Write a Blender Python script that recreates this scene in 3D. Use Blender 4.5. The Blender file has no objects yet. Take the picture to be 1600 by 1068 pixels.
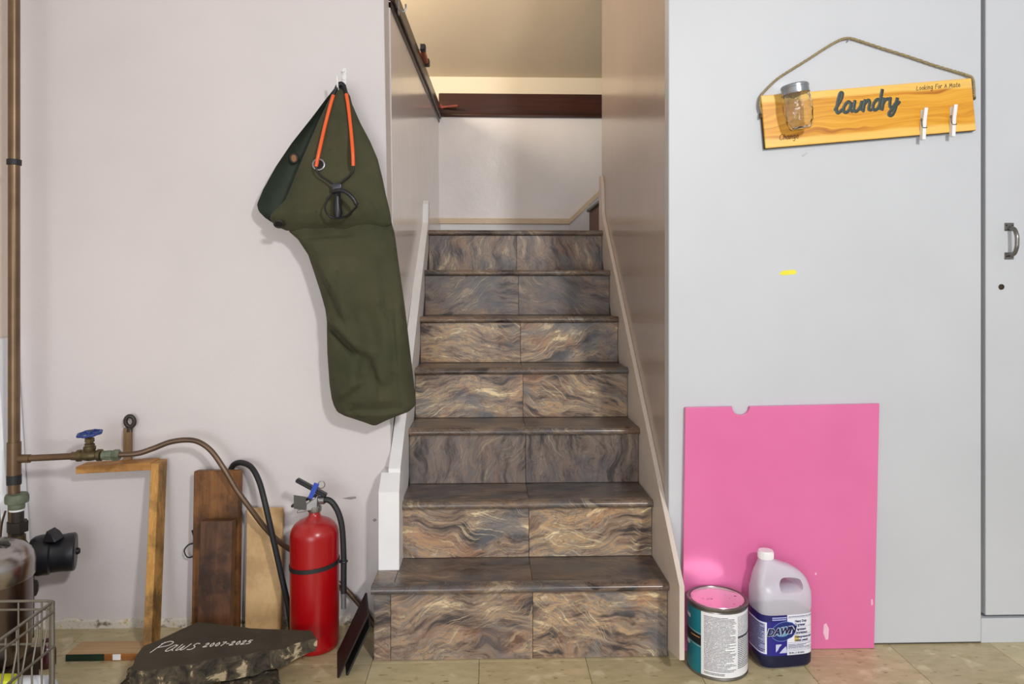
import bpy, bmesh, math, random
from mathutils import Vector, Matrix, noise as mnoise
random.seed(7)
SC = bpy.context.scene
COL = SC.collection
PI = math.pi

# ------------------------------------------------------------------ camera
F = 1150.0                      # focal length in pixels of the 1600x1068 frame
H = 1.073                       # eye height
TH = math.atan(36 / F)          # small yaw to the right
CX, CY = 800.0, 450.0           # principal point (vertical shift lens)
cam = bpy.data.cameras.new('camera')
cam.sensor_width = 36.0
cam.lens = F / 1600 * 36
cam.shift_y = -84 / 1600
cam.clip_start = 0.05
camo = bpy.data.objects.new('camera', cam)
COL.objects.link(camo)
camo.location = (0, 0, H)
camo.rotation_euler = (PI / 2, 0, -TH)
SC.camera = camo

# ------------------------------------------------------------------ view / world / lights
SC.view_settings.view_transform = 'Standard'
SC.view_settings.look = 'None'
SC.view_settings.exposure = 0.0
SC.view_settings.gamma = 1.0
SC.view_settings.use_curve_mapping = False

world = bpy.data.worlds.new('world')
SC.world = world
world.use_nodes = True
bg = world.node_tree.nodes['Background']
bg.inputs[0].default_value = (0.93, 0.96, 1.0, 1)
bg.inputs[1].default_value = 0.50


def area(name, loc, target, size, size_y, power, color):
    l = bpy.data.lights.new(name, 'AREA')
    l.shape = 'RECTANGLE'
    l.size, l.size_y = size, size_y
    l.energy = power
    l.color = color
    o = bpy.data.objects.new(name, l)
    COL.objects.link(o)
    o.location = loc
    o.rotation_euler = (Vector(target) - Vector(loc)).to_track_quat('-Z', 'Y').to_euler()
    return o


area('ceiling_lamp', (1.25, -1.1, 2.35), (0.3, 2.3, 0.7), 0.24, 0.24, 69, (1.0, 0.985, 0.965))
area('low_fill_light', (-0.75, -1.6, 0.75), (-0.7, 2.4, 0.4), 1.5, 1.2, 40, (0.96, 0.98, 1.0))  # soft fill added behind the camera, set low to lift the lower left wall
area('upstairs_lamp', (-1.0, 2.95, 2.36), (0.3, 3.9, 2.45), 0.3, 0.3, 20.0, (1.0, 0.85, 0.66))
SC.cycles.blur_glossy = 0.1
SC.cycles.sample_clamp_indirect = 60.0

# ------------------------------------------------------------------ projection helpers
FW = Vector((math.sin(TH), math.cos(TH), 0))
RT = Vector((math.cos(TH), -math.sin(TH), 0))
UP = Vector((0, 0, 1))
EYE = Vector((0, 0, H))


def ray(px, py):
    return FW + RT * ((px - CX) / F) + UP * ((CY - py) / F)


def atY(px, py, Y):
    d = ray(px, py)
    return EYE + d * (Y / d.y)


def atZ(px, py, Z):
    d = ray(px, py)
    return EYE + d * ((Z - H) / d.z)


# ------------------------------------------------------------------ scene helpers
MW = {}


def setm(o, parent=None):
    m = Matrix.LocRotScale(o.location, o.rotation_euler, o.scale)
    MW[o.name] = (MW[parent.name] @ m) if parent else m


def thing(name, label, cat, loc=(0, 0, 0), rot=(0, 0, 0), group=None):
    o = bpy.data.objects.new(name, None)
    o.empty_display_size = 0.05
    COL.objects.link(o)
    o.location = loc
    o.rotation_euler = rot
    o['label'] = label
    o['category'] = cat
    if group:
        o['group'] = group
    setm(o)
    return o


def tag(o, label, cat, group=None):
    o['label'] = label
    o['category'] = cat
    if group:
        o['group'] = group
    return o


def part(name, bm, m, parent=None, local=False, smooth=None, label=None):
    """Link a bmesh as one mesh object; world coordinates unless local."""
    if parent is not None and not local:
        bmesh.ops.transform(bm, matrix=MW[parent.name].inverted(), verts=bm.verts)
    me = bpy.data.meshes.new(name)
    bm.normal_update()
    bm.to_mesh(me)
    bm.free()
    for mm in (m if isinstance(m, (list, tuple)) else [m]):
        me.materials.append(mm)
    if smooth is not None:
        for p in me.polygons:
            p.use_smooth = True
        if smooth < 180:
            me.set_sharp_from_angle(angle=math.radians(smooth))
    o = bpy.data.objects.new(name, me)
    COL.objects.link(o)
    if parent is not None:
        o.parent = parent
    setm(o, parent)
    if label:
        o['label'] = label
    return o


def struct(name, bm, m, smooth=None):
    o = part(name, bm, m, None, smooth=smooth)
    o['kind'] = 'structure'
    return o


def new():
    return bmesh.new()


def box(bm, a, b, bev=0.0, mat=None, seg=1):
    a, b = Vector(a), Vector(b)
    c = (a + b) / 2
    s = b - a
    r = bmesh.ops.create_cube(bm, size=1, matrix=Matrix.Translation(c) @ Matrix.Diagonal((abs(s.x), abs(s.y), abs(s.z), 1)))
    vs = r['verts']
    if bev > 0:
        es = list({e for v in vs for e in v.link_edges})
        g = bmesh.ops.bevel(bm, geom=es, offset=bev, segments=seg, profile=0.5, affect='EDGES')
        vs = list({v for f in g['faces'] for v in f.verts} | {v for v in vs if v.is_valid})
    if mat is not None:
        bmesh.ops.transform(bm, matrix=mat, verts=vs)
    return vs


def hexa(bm, p, bev=0.0):
    """Eight corners: bottom four (ccw) then top four."""
    v = [bm.verts.new(q) for q in p]
    fs = [bm.faces.new([v[i] for i in f]) for f in ((3, 2, 1, 0), (4, 5, 6, 7), (0, 1, 5, 4), (1, 2, 6, 5), (2, 3, 7, 6), (3, 0, 4, 7))]
    bmesh.ops.recalc_face_normals(bm, faces=fs)
    if bev > 0:
        es = list({e for f in fs for e in f.edges})
        bmesh.ops.bevel(bm, geom=es, offset=bev, segments=1, profile=0.5, affect='EDGES')


def prism(bm, pts, axis, a, b, bev=0.0):
    """Extrude a 2-D outline along an axis ('X': pts are (y,z), 'Y': (x,z), 'Z': (x,y))."""
    def P(p, t):
        if axis == 'X':
            return (t, p[0], p[1])
        if axis == 'Y':
            return (p[0], t, p[1])
        return (p[0], p[1], t)
    lo = [bm.verts.new(P(p, a)) for p in pts]
    hi = [bm.verts.new(P(p, b)) for p in pts]
    n = len(pts)
    fs = [bm.faces.new(lo[::-1]), bm.faces.new(hi)]
    for i in range(n):
        j = (i + 1) % n
        fs.append(bm.faces.new((lo[i], lo[j], hi[j], hi[i])))
    bmesh.ops.recalc_face_normals(bm, faces=fs)
    if bev > 0:
        es = list({e for f in fs[:2] for e in f.edges})
        bmesh.ops.bevel(bm, geom=es, offset=bev, segments=2, profile=0.5, affect='EDGES')


def smoothpts(pts, n=6, closed=False):
    """Catmull-Rom through points (any dimension)."""
    P = [Vector(p) for p in pts]
    if len(P) < 3:
        return P
    out = []
    N = len(P)
    rng = N if closed else N - 1
    for i in range(rng):
        if closed:
            a, b, c, d = P[i - 1], P[i], P[(i + 1) % N], P[(i + 2) % N]
        else:
            b, c = P[i], P[i + 1]
            a = P[i - 1] if i > 0 else b + (b - c)
            d = P[i + 2] if i + 2 < N else c + (c - b)
        for k in range(n):
            t = k / n
            out.append(0.5 * ((2 * b) + (c - a) * t + (2 * a - 5 * b + 4 * c - d) * t * t + (3 * b - a - 3 * c + d) * t ** 3))
    if not closed:
        out.append(P[-1])
    return out


def tube(bm, pts, r, seg=10, closed=False, caps=True):
    P = [Vector(p) for p in pts]
    n = len(P)
    R = r if isinstance(r, (list, tuple)) else [r] * n
    rings = []
    up = None
    for i in range(n):
        if closed:
            t = (P[(i + 1) % n] - P[i - 1]).normalized()
        else:
            t = (P[min(i + 1, n - 1)] - P[max(i - 1, 0)]).normalized()
        if up is None:
            up = Vector((0, 0, 1)) if abs(t.z) < 0.9 else Vector((0, 1, 0))
        u = (up - t * up.dot(t))
        if u.length < 1e-6:
            u = t.orthogonal()
        u.normalize()
        w = t.cross(u)
        up = u
        rings.append([bm.verts.new(P[i] + (u * math.cos(2 * PI * k / seg) + w * math.sin(2 * PI * k / seg)) * R[i]) for k in range(seg)])
    m = n if closed else n - 1
    for i in range(m):
        a, b = rings[i], rings[(i + 1) % n]
        for k in range(seg):
            bm.faces.new((a[k], a[(k + 1) % seg], b[(k + 1) % seg], b[k]))
    if caps and not closed:
        bm.faces.new(rings[0][::-1])
        bm.faces.new(rings[-1])


def lathe(bm, prof, seg=32, mat=None, sx=1.0, cap0=True, cap1=True, a0=0, a1=2 * PI):
    """prof: list of (r, z)."""
    full = abs(a1 - a0 - 2 * PI) < 1e-6
    N = seg if full else seg + 1
    rings = []
    vs = []
    for r, z in prof:
        if r < 1e-6:
            v = bm.verts.new((0, 0, z))
            rings.append([v])
            vs.append(v)
        else:
            ring = [bm.verts.new((r * math.cos(a0 + (a1 - a0) * k / seg), r * math.sin(a0 + (a1 - a0) * k / seg) * sx, z)) for k in range(N)]
            rings.append(ring)
            vs += ring
    for a, b in zip(rings, rings[1:]):
        for k in range(seg):
            k2 = (k + 1) % N
            if len(a) == 1 and len(b) == 1:
                continue
            if len(a) == 1:
                bm.faces.new((a[0], b[k2], b[k]))
            elif len(b) == 1:
                bm.faces.new((a[k], a[k2], b[0]))
            else:
                bm.faces.new((a[k], a[k2], b[k2], b[k]))
    if full:
        if cap0 and len(rings[0]) > 1:
            bm.faces.new(rings[0][::-1])
        if cap1 and len(rings[-1]) > 1:
            bm.faces.new(rings[-1])
    if mat is not None:
        bmesh.ops.transform(bm, matrix=mat, verts=vs)
    return vs


def along(p, d):
    """Matrix that puts local +Z along d at p."""
    q = Vector(d).to_track_quat('Z', 'Y')
    return Matrix.Translation(p) @ q.to_matrix().to_4x4()


def torus(bm, mat, R, r, seg=24, sub=8, sx=1.0):
    pts = [mat @ Vector((R * math.cos(2 * PI * k / seg) * sx, R * math.sin(2 * PI * k / seg), 0)) for k in range(seg)]
    tube(bm, pts, r, sub, closed=True)


# ------------------------------------------------------------------ materials
def lin(c):
    out = []
    for x in c[:3]:
        x = x / 255.0
        out.append(x / 12.92 if x <= 0.04045 else ((x + 0.055) / 1.055) ** 2.4)
    return (*out, 1)


class NT:
    def __init__(self, name):
        self.m = bpy.data.materials.new(name)
        self.m.use_nodes = True
        self.t = self.m.node_tree
        self.p = self.t.nodes['Principled BSDF']

    def n(self, kind, **kw):
        x = self.t.nodes.new(kind)
        for k, v in kw.items():
            setattr(x, k, v)
        return x

    def l(self, a, b):
        self.t.links.new(a, b)

    def obj(self):
        return self.n('ShaderNodeTexCoord').outputs['Object']

    def gen(self):
        return self.n('ShaderNodeTexCoord').outputs['Generated']

    def mapping(self, v, scale=(1, 1, 1), rot=(0, 0, 0), loc=(0, 0, 0)):
        x = self.n('ShaderNodeMapping')
        x.inputs['Scale'].default_value = scale
        x.inputs['Rotation'].default_value = rot
        x.inputs['Location'].default_value = loc
        self.l(v, x.inputs['Vector'])
        return x.outputs[0]

    def noise(self, v, scale, detail=4, rough=0.55, dist=0.0):
        x = self.n('ShaderNodeTexNoise')
        x.inputs['Scale'].default_value = scale
        x.inputs['Detail'].default_value = detail
        x.inputs['Roughness'].default_value = rough
        x.inputs['Distortion'].default_value = dist
        self.l(v, x.inputs['Vector'])
        return x

    def ramp(self, f, stops, interp='LINEAR'):
        x = self.n('ShaderNodeValToRGB')
        cr = x.color_ramp
        cr.interpolation = interp
        while len(cr.elements) < len(stops):
            cr.elements.new(0.5)
        for e, (p, c) in zip(cr.elements, stops):
            e.position = p
            e.color = c if len(c) == 4 else (*c, 1)
        self.l(f, x.inputs[0])
        return x.outputs[0]

    def math(self, op, a, b=None, c=None):
        x = self.n('ShaderNodeMath', operation=op)
        for i, v in enumerate((a, b, c)):
            if v is None:
                continue
            if isinstance(v, (int, float)):
                x.inputs[i].default_value = v
            else:
                self.l(v, x.inputs[i])
        return x.outputs[0]

    def mix(self, f, a, b, mode='MIX'):
        x = self.n('ShaderNodeMix', data_type='RGBA', blend_type=mode)
        for s, v in ((x.inputs[0], f), (x.inputs[6], a), (x.inputs[7], b)):
            if isinstance(v, (int, float)):
                s.default_value = v
            elif isinstance(v, tuple):
                s.default_value = v
            else:
                self.l(v, s)
        return x.outputs[2]

    def bump(self, h, strength=0.2, dist=0.01):
        x = self.n('ShaderNodeBump')
        x.inputs['Strength'].default_value = strength
        x.inputs['Distance'].default_value = dist
        self.l(h, x.inputs['Height'])
        self.l(x.outputs[0], self.p.inputs['Normal'])

    def set(self, **kw):
        names = dict(rough='Roughness', metal='Metallic', spec='Specular IOR Level', alpha='Alpha', trans='Transmission Weight', ior='IOR', coat='Coat Weight', coatr='Coat Roughness', sheen='Sheen Weight')
        for k, v in kw.items():
            self.p.inputs[names[k]].default_value = v
        return self

    def color(self, c):
        if isinstance(c, tuple):
            self.p.inputs['Base Color'].default_value = c
        else:
            self.l(c, self.p.inputs['Base Color'])
        return self


def plain(name, c, rough=0.5, metal=0.0, var=0.08, vscale=18, bump=0.0, bscale=60, spec=0.5, c2=None):
    """Plain paint / plastic / metal with a little uneven tone and relief."""
    k = NT(name)
    k.set(rough=rough, metal=metal, spec=spec)
    a = lin(c)
    b = lin(c2) if c2 else tuple(x * (1 - var * 2) for x in a[:3]) + (1,)
    v = k.obj()
    nz = k.noise(v, vscale, 5)
    k.color(k.mix(k.ramp(nz.outputs[0], [(0.3, (0, 0, 0)), (0.7, (1, 1, 1))]), a, b))
    if bump > 0:
        k.bump(k.noise(v, bscale, 4).outputs[0], bump, 0.004)
    return k.m


def wall_paint(name, c, rough=0.45, bump=0.25, streak=0.0, spec=0.5, blotch=0.04, c2=None):
    k = NT(name)
    k.set(rough=rough, spec=spec)
    v = k.obj()
    a = lin(c)
    b = lin(c2) if c2 else tuple(x * (1 - blotch * 2) for x in a[:3]) + (1,)
    n1 = k.noise(v, 1.6, 4)
    k.color(k.mix(k.ramp(n1.outputs[0], [(0.35, (0, 0, 0)), (0.7, (1, 1, 1))]), a, b))
    fine = k.noise(v, 90, 3).outputs[0]
    soft = k.noise(v, 9, 3).outputs[0]
    h = k.math('ADD', k.math('MULTIPLY', fine, 0.25), soft)
    if streak > 0:
        vs = k.mapping(v, scale=(26, 26, 1.2))
        h = k.math('ADD', h, k.math('MULTIPLY', k.noise(vs, 1.0, 3).outputs[0], streak))
    k.bump(h, bump, 0.006)
    return k.m


def wood(name, c1, c2, axis='Z', scale=1.0, rough=0.6, knots=0.0, dirt=None, dirt_amt=0.0, contrast=1.0, seed=0.0, bump=0.15):
    """Grain that runs along one object axis."""
    k = NT(name)
    k.set(rough=rough, spec=0.35)
    s = {'X': (1.5, 26, 26), 'Y': (26, 1.5, 26), 'Z': (26, 26, 1.5)}[axis]
    v0 = k.mapping(k.obj(), loc=(seed, seed * 1.7, seed * 0.6))
    w = k.noise(v0, 4.0 + 3 * knots, 3, 0.5)
    x = k.n('ShaderNodeVectorMath', operation='MULTIPLY_ADD')
    k.l(w.outputs['Color'], x.inputs[0])
    a = 0.03 + 0.10 * knots
    x.inputs[1].default_value = (a, a, a)
    k.l(v0, x.inputs[2])
    g1 = k.noise(k.mapping(x.outputs[0], scale=tuple(q * scale for q in s)), 1.0, 5, 0.6)
    g2 = k.noise(k.mapping(x.outputs[0], scale=tuple(q * scale * (1 if q < 5 else 5) for q in s)), 1.0, 3, 0.6)
    f = k.math('ADD', k.math('MULTIPLY', g1.outputs[0], 0.65), k.math('MULTIPLY', g2.outputs[0], 0.35))
    d_ = 0.14 / contrast
    col = k.mix(k.ramp(f, [(0.5 - d_, (0, 0, 0)), (0.5 + d_, (1, 1, 1))]), lin(c1), lin(c2))
    if dirt:
        d = k.noise(k.mapping(k.obj(), loc=(seed * 2, 0, 3), scale=(1, 1, 1)), 8, 6, 0.68)
        col = k.mix(k.math('MULTIPLY', k.ramp(d.outputs[0], [(0.46, (0, 0, 0)), (0.62, (1, 1, 1))]), dirt_amt), col, lin(dirt))
    k.color(col)
    k.bump(f, bump, 0.003)
    return k.m


def slate(name, seed, rot=0.0, tone=1.0, ochre=0.5, stretch=3.2, scale=6.0, plane='XZ', rough=0.36):
    """Printed slate-look laminate: torn, warped beds of umber, blue grey, ochre and cream."""
    k = NT(name)
    k.set(rough=rough, spec=0.45)
    v0 = k.obj()
    if plane == 'XY':      # treads: lay the pattern flat
        v0 = k.mapping(v0, rot=(PI / 2, 0, 0))
    r = k.mapping(v0, rot=(0, rot, 0), loc=(seed * 3.1, seed * 0.37, seed * 1.7))

    def warped(v, sc, amp, det):
        w = k.noise(v, sc, det, 0.6)
        x = k.n('ShaderNodeVectorMath', operation='MULTIPLY_ADD')
        k.l(w.outputs['Color'], x.inputs[0])
        x.inputs[1].default_value = (amp, 0, amp)
        k.l(v, x.inputs[2])
        return x.outputs[0]
    p = warped(warped(r, 2.6, 0.25, 3), 9.0, 0.034, 4)
    big = k.noise(k.mapping(p, scale=(1, 1, stretch)), scale, 7, 0.62)
    fine = k.noise(k.mapping(p, scale=(2.6, 2.6, 26)), 4.0, 5, 0.68)
    f = k.math('ADD', k.math('MULTIPLY', big.outputs[0], 0.70), k.math('MULTIPLY', fine.outputs[0], 0.30))
    T = lambda c: tuple(min(1, x * tone) for x in lin(c)[:3]) + (1,)
    o = ochre
    mixc = lambda a, b, t: tuple(a[i] * (1 - t) + b[i] * t for i in range(3))
    col = k.ramp(f, [
        (0.39, T((54, 48, 48))),
        (0.44, T(mixc((92, 80, 76), (106, 88, 74), o))),
        (0.475, T(mixc((112, 96, 88), (136, 110, 86), o))),
        (0.50, T(mixc((104, 98, 98), (124, 116, 106), o))),
        (0.53, T(mixc((126, 106, 94), (178, 142, 98), o))),
        (0.56, T(mixc((112, 100, 96), (134, 122, 104), o))),
        (0.61, T(mixc((140, 122, 108), (226, 202, 156), o)))])
    # rusty and blue-grey clouds
    cl = k.noise(k.mapping(p, loc=(5, 5, 5), scale=(1, 1, 1.8)), 5, 4)
    col = k.mix(k.math('MULTIPLY', k.ramp(cl.outputs[0], [(0.54, (0, 0, 0)), (0.64, (1, 1, 1))]), 0.30 * (0.4 + o)), col, T((158, 108, 72)))
    cl2 = k.noise(k.mapping(p, loc=(9, 2, 1), scale=(1, 1, 1.6)), 5, 4)
    col = k.mix(k.math('MULTIPLY', k.ramp(cl2.outputs[0], [(0.51, (0, 0, 0)), (0.62, (1, 1, 1))]), 0.66), col, T(mixc((76, 76, 84), (96, 100, 104), o)))
    # combed lines slanting across some patches
    comb = k.noise(k.mapping(k.mapping(p, rot=(0, -0.62 if int(seed * 10) % 3 else 0.5, 0)), scale=(1.6, 1.6, 46)), 3.2, 3, 0.55)
    area_m = k.ramp(k.noise(k.mapping(r, loc=(1, 4, 7)), 5.5, 2).outputs[0], [(0.49, (0, 0, 0)), (0.57, (1, 1, 1))])
    pale = k.ramp(comb.outputs[0], [(0.56, (0, 0, 0)), (0.66, (1, 1, 1))])
    dark = k.ramp(comb.outputs[0], [(0.36, (1, 1, 1)), (0.44, (0, 0, 0))])
    col = k.mix(k.math('MULTIPLY', k.math('MULTIPLY', pale, area_m), 0.15 + 0.5 * o), col, T((206, 190, 154)))
    col = k.mix(k.math('MULTIPLY', k.math('MULTIPLY', dark, area_m), 0.45), col, T((84, 80, 78)))
    # ragged dark tears along the bedding
    ck = k.noise(k.mapping(p, scale=(1, 1, 2.4), loc=(3, 0, 8)), scale * 1.3, 6, 0.62)
    cm = k.ramp(k.math('ABSOLUTE', k.math('SUBTRACT', ck.outputs[0], 0.5)), [(0.0, (1, 1, 1)), (0.016, (0, 0, 0))])
    col = k.mix(k.math('MULTIPLY', cm, 0.6), col, T((66, 54, 48)))
    k.color(col)
    k.bump(f, 0.06, 0.003)
    return k.m


def print_lines(name, paper, ink, rows, words=26, amount=0.62, ragged=0.15):
    """Rows of small print on a UV-mapped label."""
    k = NT(name)
    k.set(rough=0.4)
    uv = k.n('ShaderNodeUVMap').outputs[0]
    s = k.n('ShaderNodeSeparateXYZ')
    k.l(uv, s.inputs[0])
    u, v = s.outputs[0], s.outputs[1]
    vr = k.math('MULTIPLY', v, rows)
    row = k.math('FLOOR', vr)
    fr = k.math('FRACT', vr)
    band = k.math('MULTIPLY', k.math('GREATER_THAN', fr, 0.25), k.math('LESS_THAN', fr, 0.78))
    c = k.n('ShaderNodeCombineXYZ')
    k.l(k.math('MULTIPLY', u, words), c.inputs[0])
    k.l(k.math('MULTIPLY', row, 7.31), c.inputs[1])
    nz = k.noise(c.outputs[0], 2.2, 2)
    on = k.math('LESS_THAN', nz.outputs[0], amount * 0.9)
    wn = k.n('ShaderNodeTexWhiteNoise', noise_dimensions='1D')
    k.l(row, wn.inputs['W'])
    end = k.math('LESS_THAN', u, k.math('SUBTRACT', 1.0, k.math('MULTIPLY', k.math('POWER', wn.outputs[0], 3.0), ragged * 2)))
    m = k.math('MULTIPLY', k.math('MULTIPLY', band, on), end)
    k.color(k.mix(m, lin(paper), lin(ink)))
    return k.m


M = {}
M['wall_l'] = wall_paint('wall_paint_warm', (212, 206, 207), rough=0.5, bump=0.22)
M['wall_r'] = wall_paint('wall_paint_cool', (197, 200, 205), rough=0.5, bump=0.06)
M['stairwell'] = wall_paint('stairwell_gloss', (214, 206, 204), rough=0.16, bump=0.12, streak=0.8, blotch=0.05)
M['stairwell_r'] = wall_paint('stairwell_gloss_shaded', (178, 162, 152), rough=0.18, bump=0.12, streak=0.8, blotch=0.05)  # darker than the left wall: its low light is put into the colour
M['stairback'] = wall_paint('stair_back_paint', (236, 231, 230), rough=0.3, bump=0.5, blotch=0.06)
M['cream'] = wall_paint('upstairs_cream', (236, 222, 196), rough=0.6, bump=0.1)
M['tan'] = wall_paint('upstairs_ceiling', (226, 208, 180), rough=0.7, bump=0.1)
M['side'] = wall_paint('side_wall_beige', (232, 218, 204), rough=0.6, bump=0.1)
M['white'] = plain('white_trim_paint', (228, 228, 230), 0.4, var=0.03, vscale=12, bump=0.1, bscale=30)
M['trim_beige'] = plain('beige_trim_paint', (222, 200, 168), 0.4, var=0.05)
M['dark_wood'] = wood('dark_stained_trim', (70, 36, 22), (44, 22, 14), 'X', 0.8, 0.3)
M['dark_wood_y'] = wood('dark_stained_trim_side', (62, 40, 30), (38, 24, 18), 'Y', 0.8, 0.3)
M['black'] = plain('black_plastic', (24, 25, 34), 0.4, var=0.2)
M['rubber'] = plain('black_rubber', (30, 31, 35), 0.55, var=0.15)
M['copper'] = plain('aged_copper', (128, 104, 80), 0.38, 0.6, vscale=9, c2=(98, 78, 60))
M['copper_tube'] = plain('brown_copper_tube', (112, 90, 72), 0.4, 0.5, vscale=12, c2=(86, 68, 54))
M['brass'] = plain('tarnished_brass', (112, 98, 66), 0.45, 0.7, vscale=40, c2=(84, 76, 58), bump=0.2)
M['verdigris'] = plain('green_grey_union', (120, 130, 108), 0.6, 0.3, vscale=30, c2=(86, 94, 78), bump=0.4)
M['steel'] = plain('zinc_steel', (170, 170, 172), 0.32, 0.9, vscale=20, var=0.12)
M['dark_steel'] = plain('dark_grey_steel', (86, 84, 82), 0.4, 0.7, vscale=20, var=0.15)
M['iron'] = plain('dark_iron', (66, 60, 56), 0.55, 0.5, vscale=40, var=0.15)
M['blue'] = plain('blue_paint', (32, 62, 130), 0.4, var=0.1)
M['dark_line'] = plain('gap_shade_paint', (58, 52, 46), 0.8, var=0.1)

# ------------------------------------------------------------------ the setting
YL, YR, YB = 2.365, 2.18, 4.20       # left wall, right wall, stairwell back wall
XR = 0.536                           # right stairwell wall
XL0 = -0.305
XS = -1.503                          # side wall on the left
ZL = 1.337                           # landing

# floor of vinyl tiles
fl = new()
box(fl, (XS - 0.1, -1.6, -0.06), (3.4, 4.4, -0.006))
floor = struct('floor', fl, plain('tile_grout', (96, 86, 66), 0.8))
TILE = 0.308


def vinyl(name, base, tint, seed):
    k = NT(name)
    k.set(rough=0.34, spec=0.45)
    v = k.mapping(k.obj(), loc=(seed, seed * 2, 0))
    n1 = k.noise(k.mapping(v, rot=(0, 0, 0.5), scale=(1, 2.2, 1)), 14, 5, 0.6)
    col = k.mix(k.ramp(n1.outputs[0], [(0.3, (0, 0, 0)), (0.7, (1, 1, 1))]), lin(base), lin(tint))
    n2 = k.noise(k.mapping(v, rot=(0, 0, 0.5), scale=(1, 2.8, 1), loc=(4, 1, 0)), 26, 3, 0.5)
    col = k.mix(k.math('MULTIPLY', k.ramp(n2.outputs[0], [(0.63, (0, 0, 0)), (0.70, (1, 1, 1))]), 0.75), col, lin((124, 94, 58)))
    n3 = k.noise(k.mapping(v, loc=(7, 3, 0)), 22, 3, 0.5)
    col = k.mix(k.math('MULTIPLY', k.ramp(n3.outputs[0], [(0.62, (0, 0, 0)), (0.72, (1, 1, 1))]), 0.5), col, lin((134, 128, 66)))
    n4 = k.noise(k.mapping(v, loc=(2, 9, 0)), 16, 3, 0.5)
    col = k.mix(k.math('MULTIPLY', k.ramp(n4.outputs[0], [(0.58, (0, 0, 0)), (0.68, (1, 1, 1))]), 0.5), col, lin((224, 210, 176)))
    k.color(col)
    return k.m


VT = [vinyl('vinyl_tile_%d' % i, b, t, i * 5.3) for i, (b, t) in enumerate([((198, 180, 142), (172, 156, 116)), ((188, 172, 138), (164, 150, 112)), ((198, 184, 148), (172, 160, 122))])]
tile_me = {}
for i in range(-5, 11):
    for j in range(0, 6):
        x0, y0 = -0.028 + i * TILE, 2.425 - (j + 1) * TILE
        if x0 < XS - 0.3 or x0 > 2.9:
            continue
        mi = (i * 7 + j * 3) % 3
        if mi not in tile_me:
            b = new()
            box(b, (0.0006, 0.0006, -0.006), (TILE - 0.0006, TILE - 0.0006, 0.0), 0.0006)
            o = part('tile', b, VT[mi], floor, local=True)
            tile_me[mi] = o.data
        else:
            o = bpy.data.objects.new('tile', tile_me[mi])
            COL.objects.link(o)
            o.parent = floor
        o.location = (x0, y0, 0)

# ceiling over the room
b = new()
box(b, (XS - 0.1, -0.4, 2.6), (3.4, 2.2, 2.66))
struct('ceiling', b, wall_paint('ceiling_paint', (230, 228, 224), 0.8))

# side wall on the far left
b = new()
box(b, (XS - 0.1, -0.4, 0.0), (XS, YL + 0.12, 2.6))
struct('wall_side', b, M['side'])

# left wall, its free edge leaning a little
b = new()
hexa(b, [(XS, YL, 0.0), (-0.305, YL, 0.0), (-0.305, YL + 0.12, 0.0), (XS, YL + 0.12, 0.0),
         (XS, YL, 2.6), (-0.3455, YL, 2.6), (-0.3455, YL + 0.12, 2.6), (XS, YL + 0.12, 2.6)], 0.002)
wl = struct('wall_left', b, M['wall_l'])
# rough strip at the foot of the left wall where a baseboard was pulled off
k = NT('torn_plaster')
k.set(rough=0.9)
n1 = k.noise(k.obj(), 30, 6, 0.7)
col = k.ramp(n1.outputs[0], [(0.36, lin((120, 104, 84))), (0.46, lin((206, 200, 190))), (0.58, lin((214, 208, 196))), (0.66, lin((190, 160, 80)))])
k.color(col)
k.bump(n1.outputs[0], 0.6, 0.01)
b = new()
N = 60
vs = []
for i in range(N + 1):
    x = XS + (XS * -1 - 0.34) * i / N
    h1 = 0.028 + 0.010 * mnoise.noise(Vector((x * 14, 0, 0)))
    d1 = YL - 0.004 - 0.003 * mnoise.noise(Vector((x * 20, 5, 0)))
    vs.append([b.verts.new((x, YL, 0.0)), b.verts.new((x, d1, 0.0)), b.verts.new((x, d1, h1 * 0.8)), b.verts.new((x, YL, h1))])
for a, c in zip(vs, vs[1:]):
    for q in range(3):
        b.faces.new((a[q], c[q], c[q + 1], a[q + 1]))
bmesh.ops.recalc_face_normals(b, faces=b.faces)
struct('baseboard_left', b, k.m)

# left stairwell half wall (below the dark cap)
b = new()
hexa(b, [(-0.42, YL + 0.12, 0), (-0.308, YL + 0.12, 0), (-0.285, YB, 0), (-0.42, YB, 0),
         (-0.42, YL + 0.12, 2.08), (-0.332, YL + 0.12, 2.08), (-0.285, YB, 2.08), (-0.42, YB, 2.08)])
struct('wall_stair_left', b, M['stairwell'])

# right stairwell wall + the right front wall
b = new()
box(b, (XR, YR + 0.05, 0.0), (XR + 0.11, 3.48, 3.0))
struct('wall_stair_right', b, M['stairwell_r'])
XD = 1.488                               # where the door opening starts
b = new()
box(b, (XR, YR, 0.004), (XD, YR + 0.05, 2.6), 0.002)
wr = struct('wall_right', b, M['wall_r'])
b = new()
box(b, (XR + 0.11, YR + 0.004, 0.0), (XD, YR + 0.05, 0.004))
struct('gap_shade_strip', b, M['dark_line'])  # dark strip filling the gap under the wall, coloured as the gap's shade
# strip under the door and over it
b = new()
box(b, (XD + 0.001, YR + 0.001, 0.0), (2.6, YR + 0.05, 0.074), 0.0015)
struct('trim_2', b, M['wall_r'])
b = new()
box(b, (XD, YR + 0.05, 0.0), (2.6, YR + 0.06, 2.6))
struct('wall_behind_door', b, plain('door_rebate', (186, 178, 164), 0.7))
# wall at right beyond frame
b = new()
box(b, (2.6, -0.4, 0.0), (2.7, YR + 0.06, 2.6))
struct('wall_far_right', b, M['wall_r'])

# door
b = new()
box(b, (XD + 0.0155, YR + 0.002, 0.083), (2.4, YR + 0.046, 2.3), 0.002)
door = struct('door_1', b, M['wall_r'])
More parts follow.
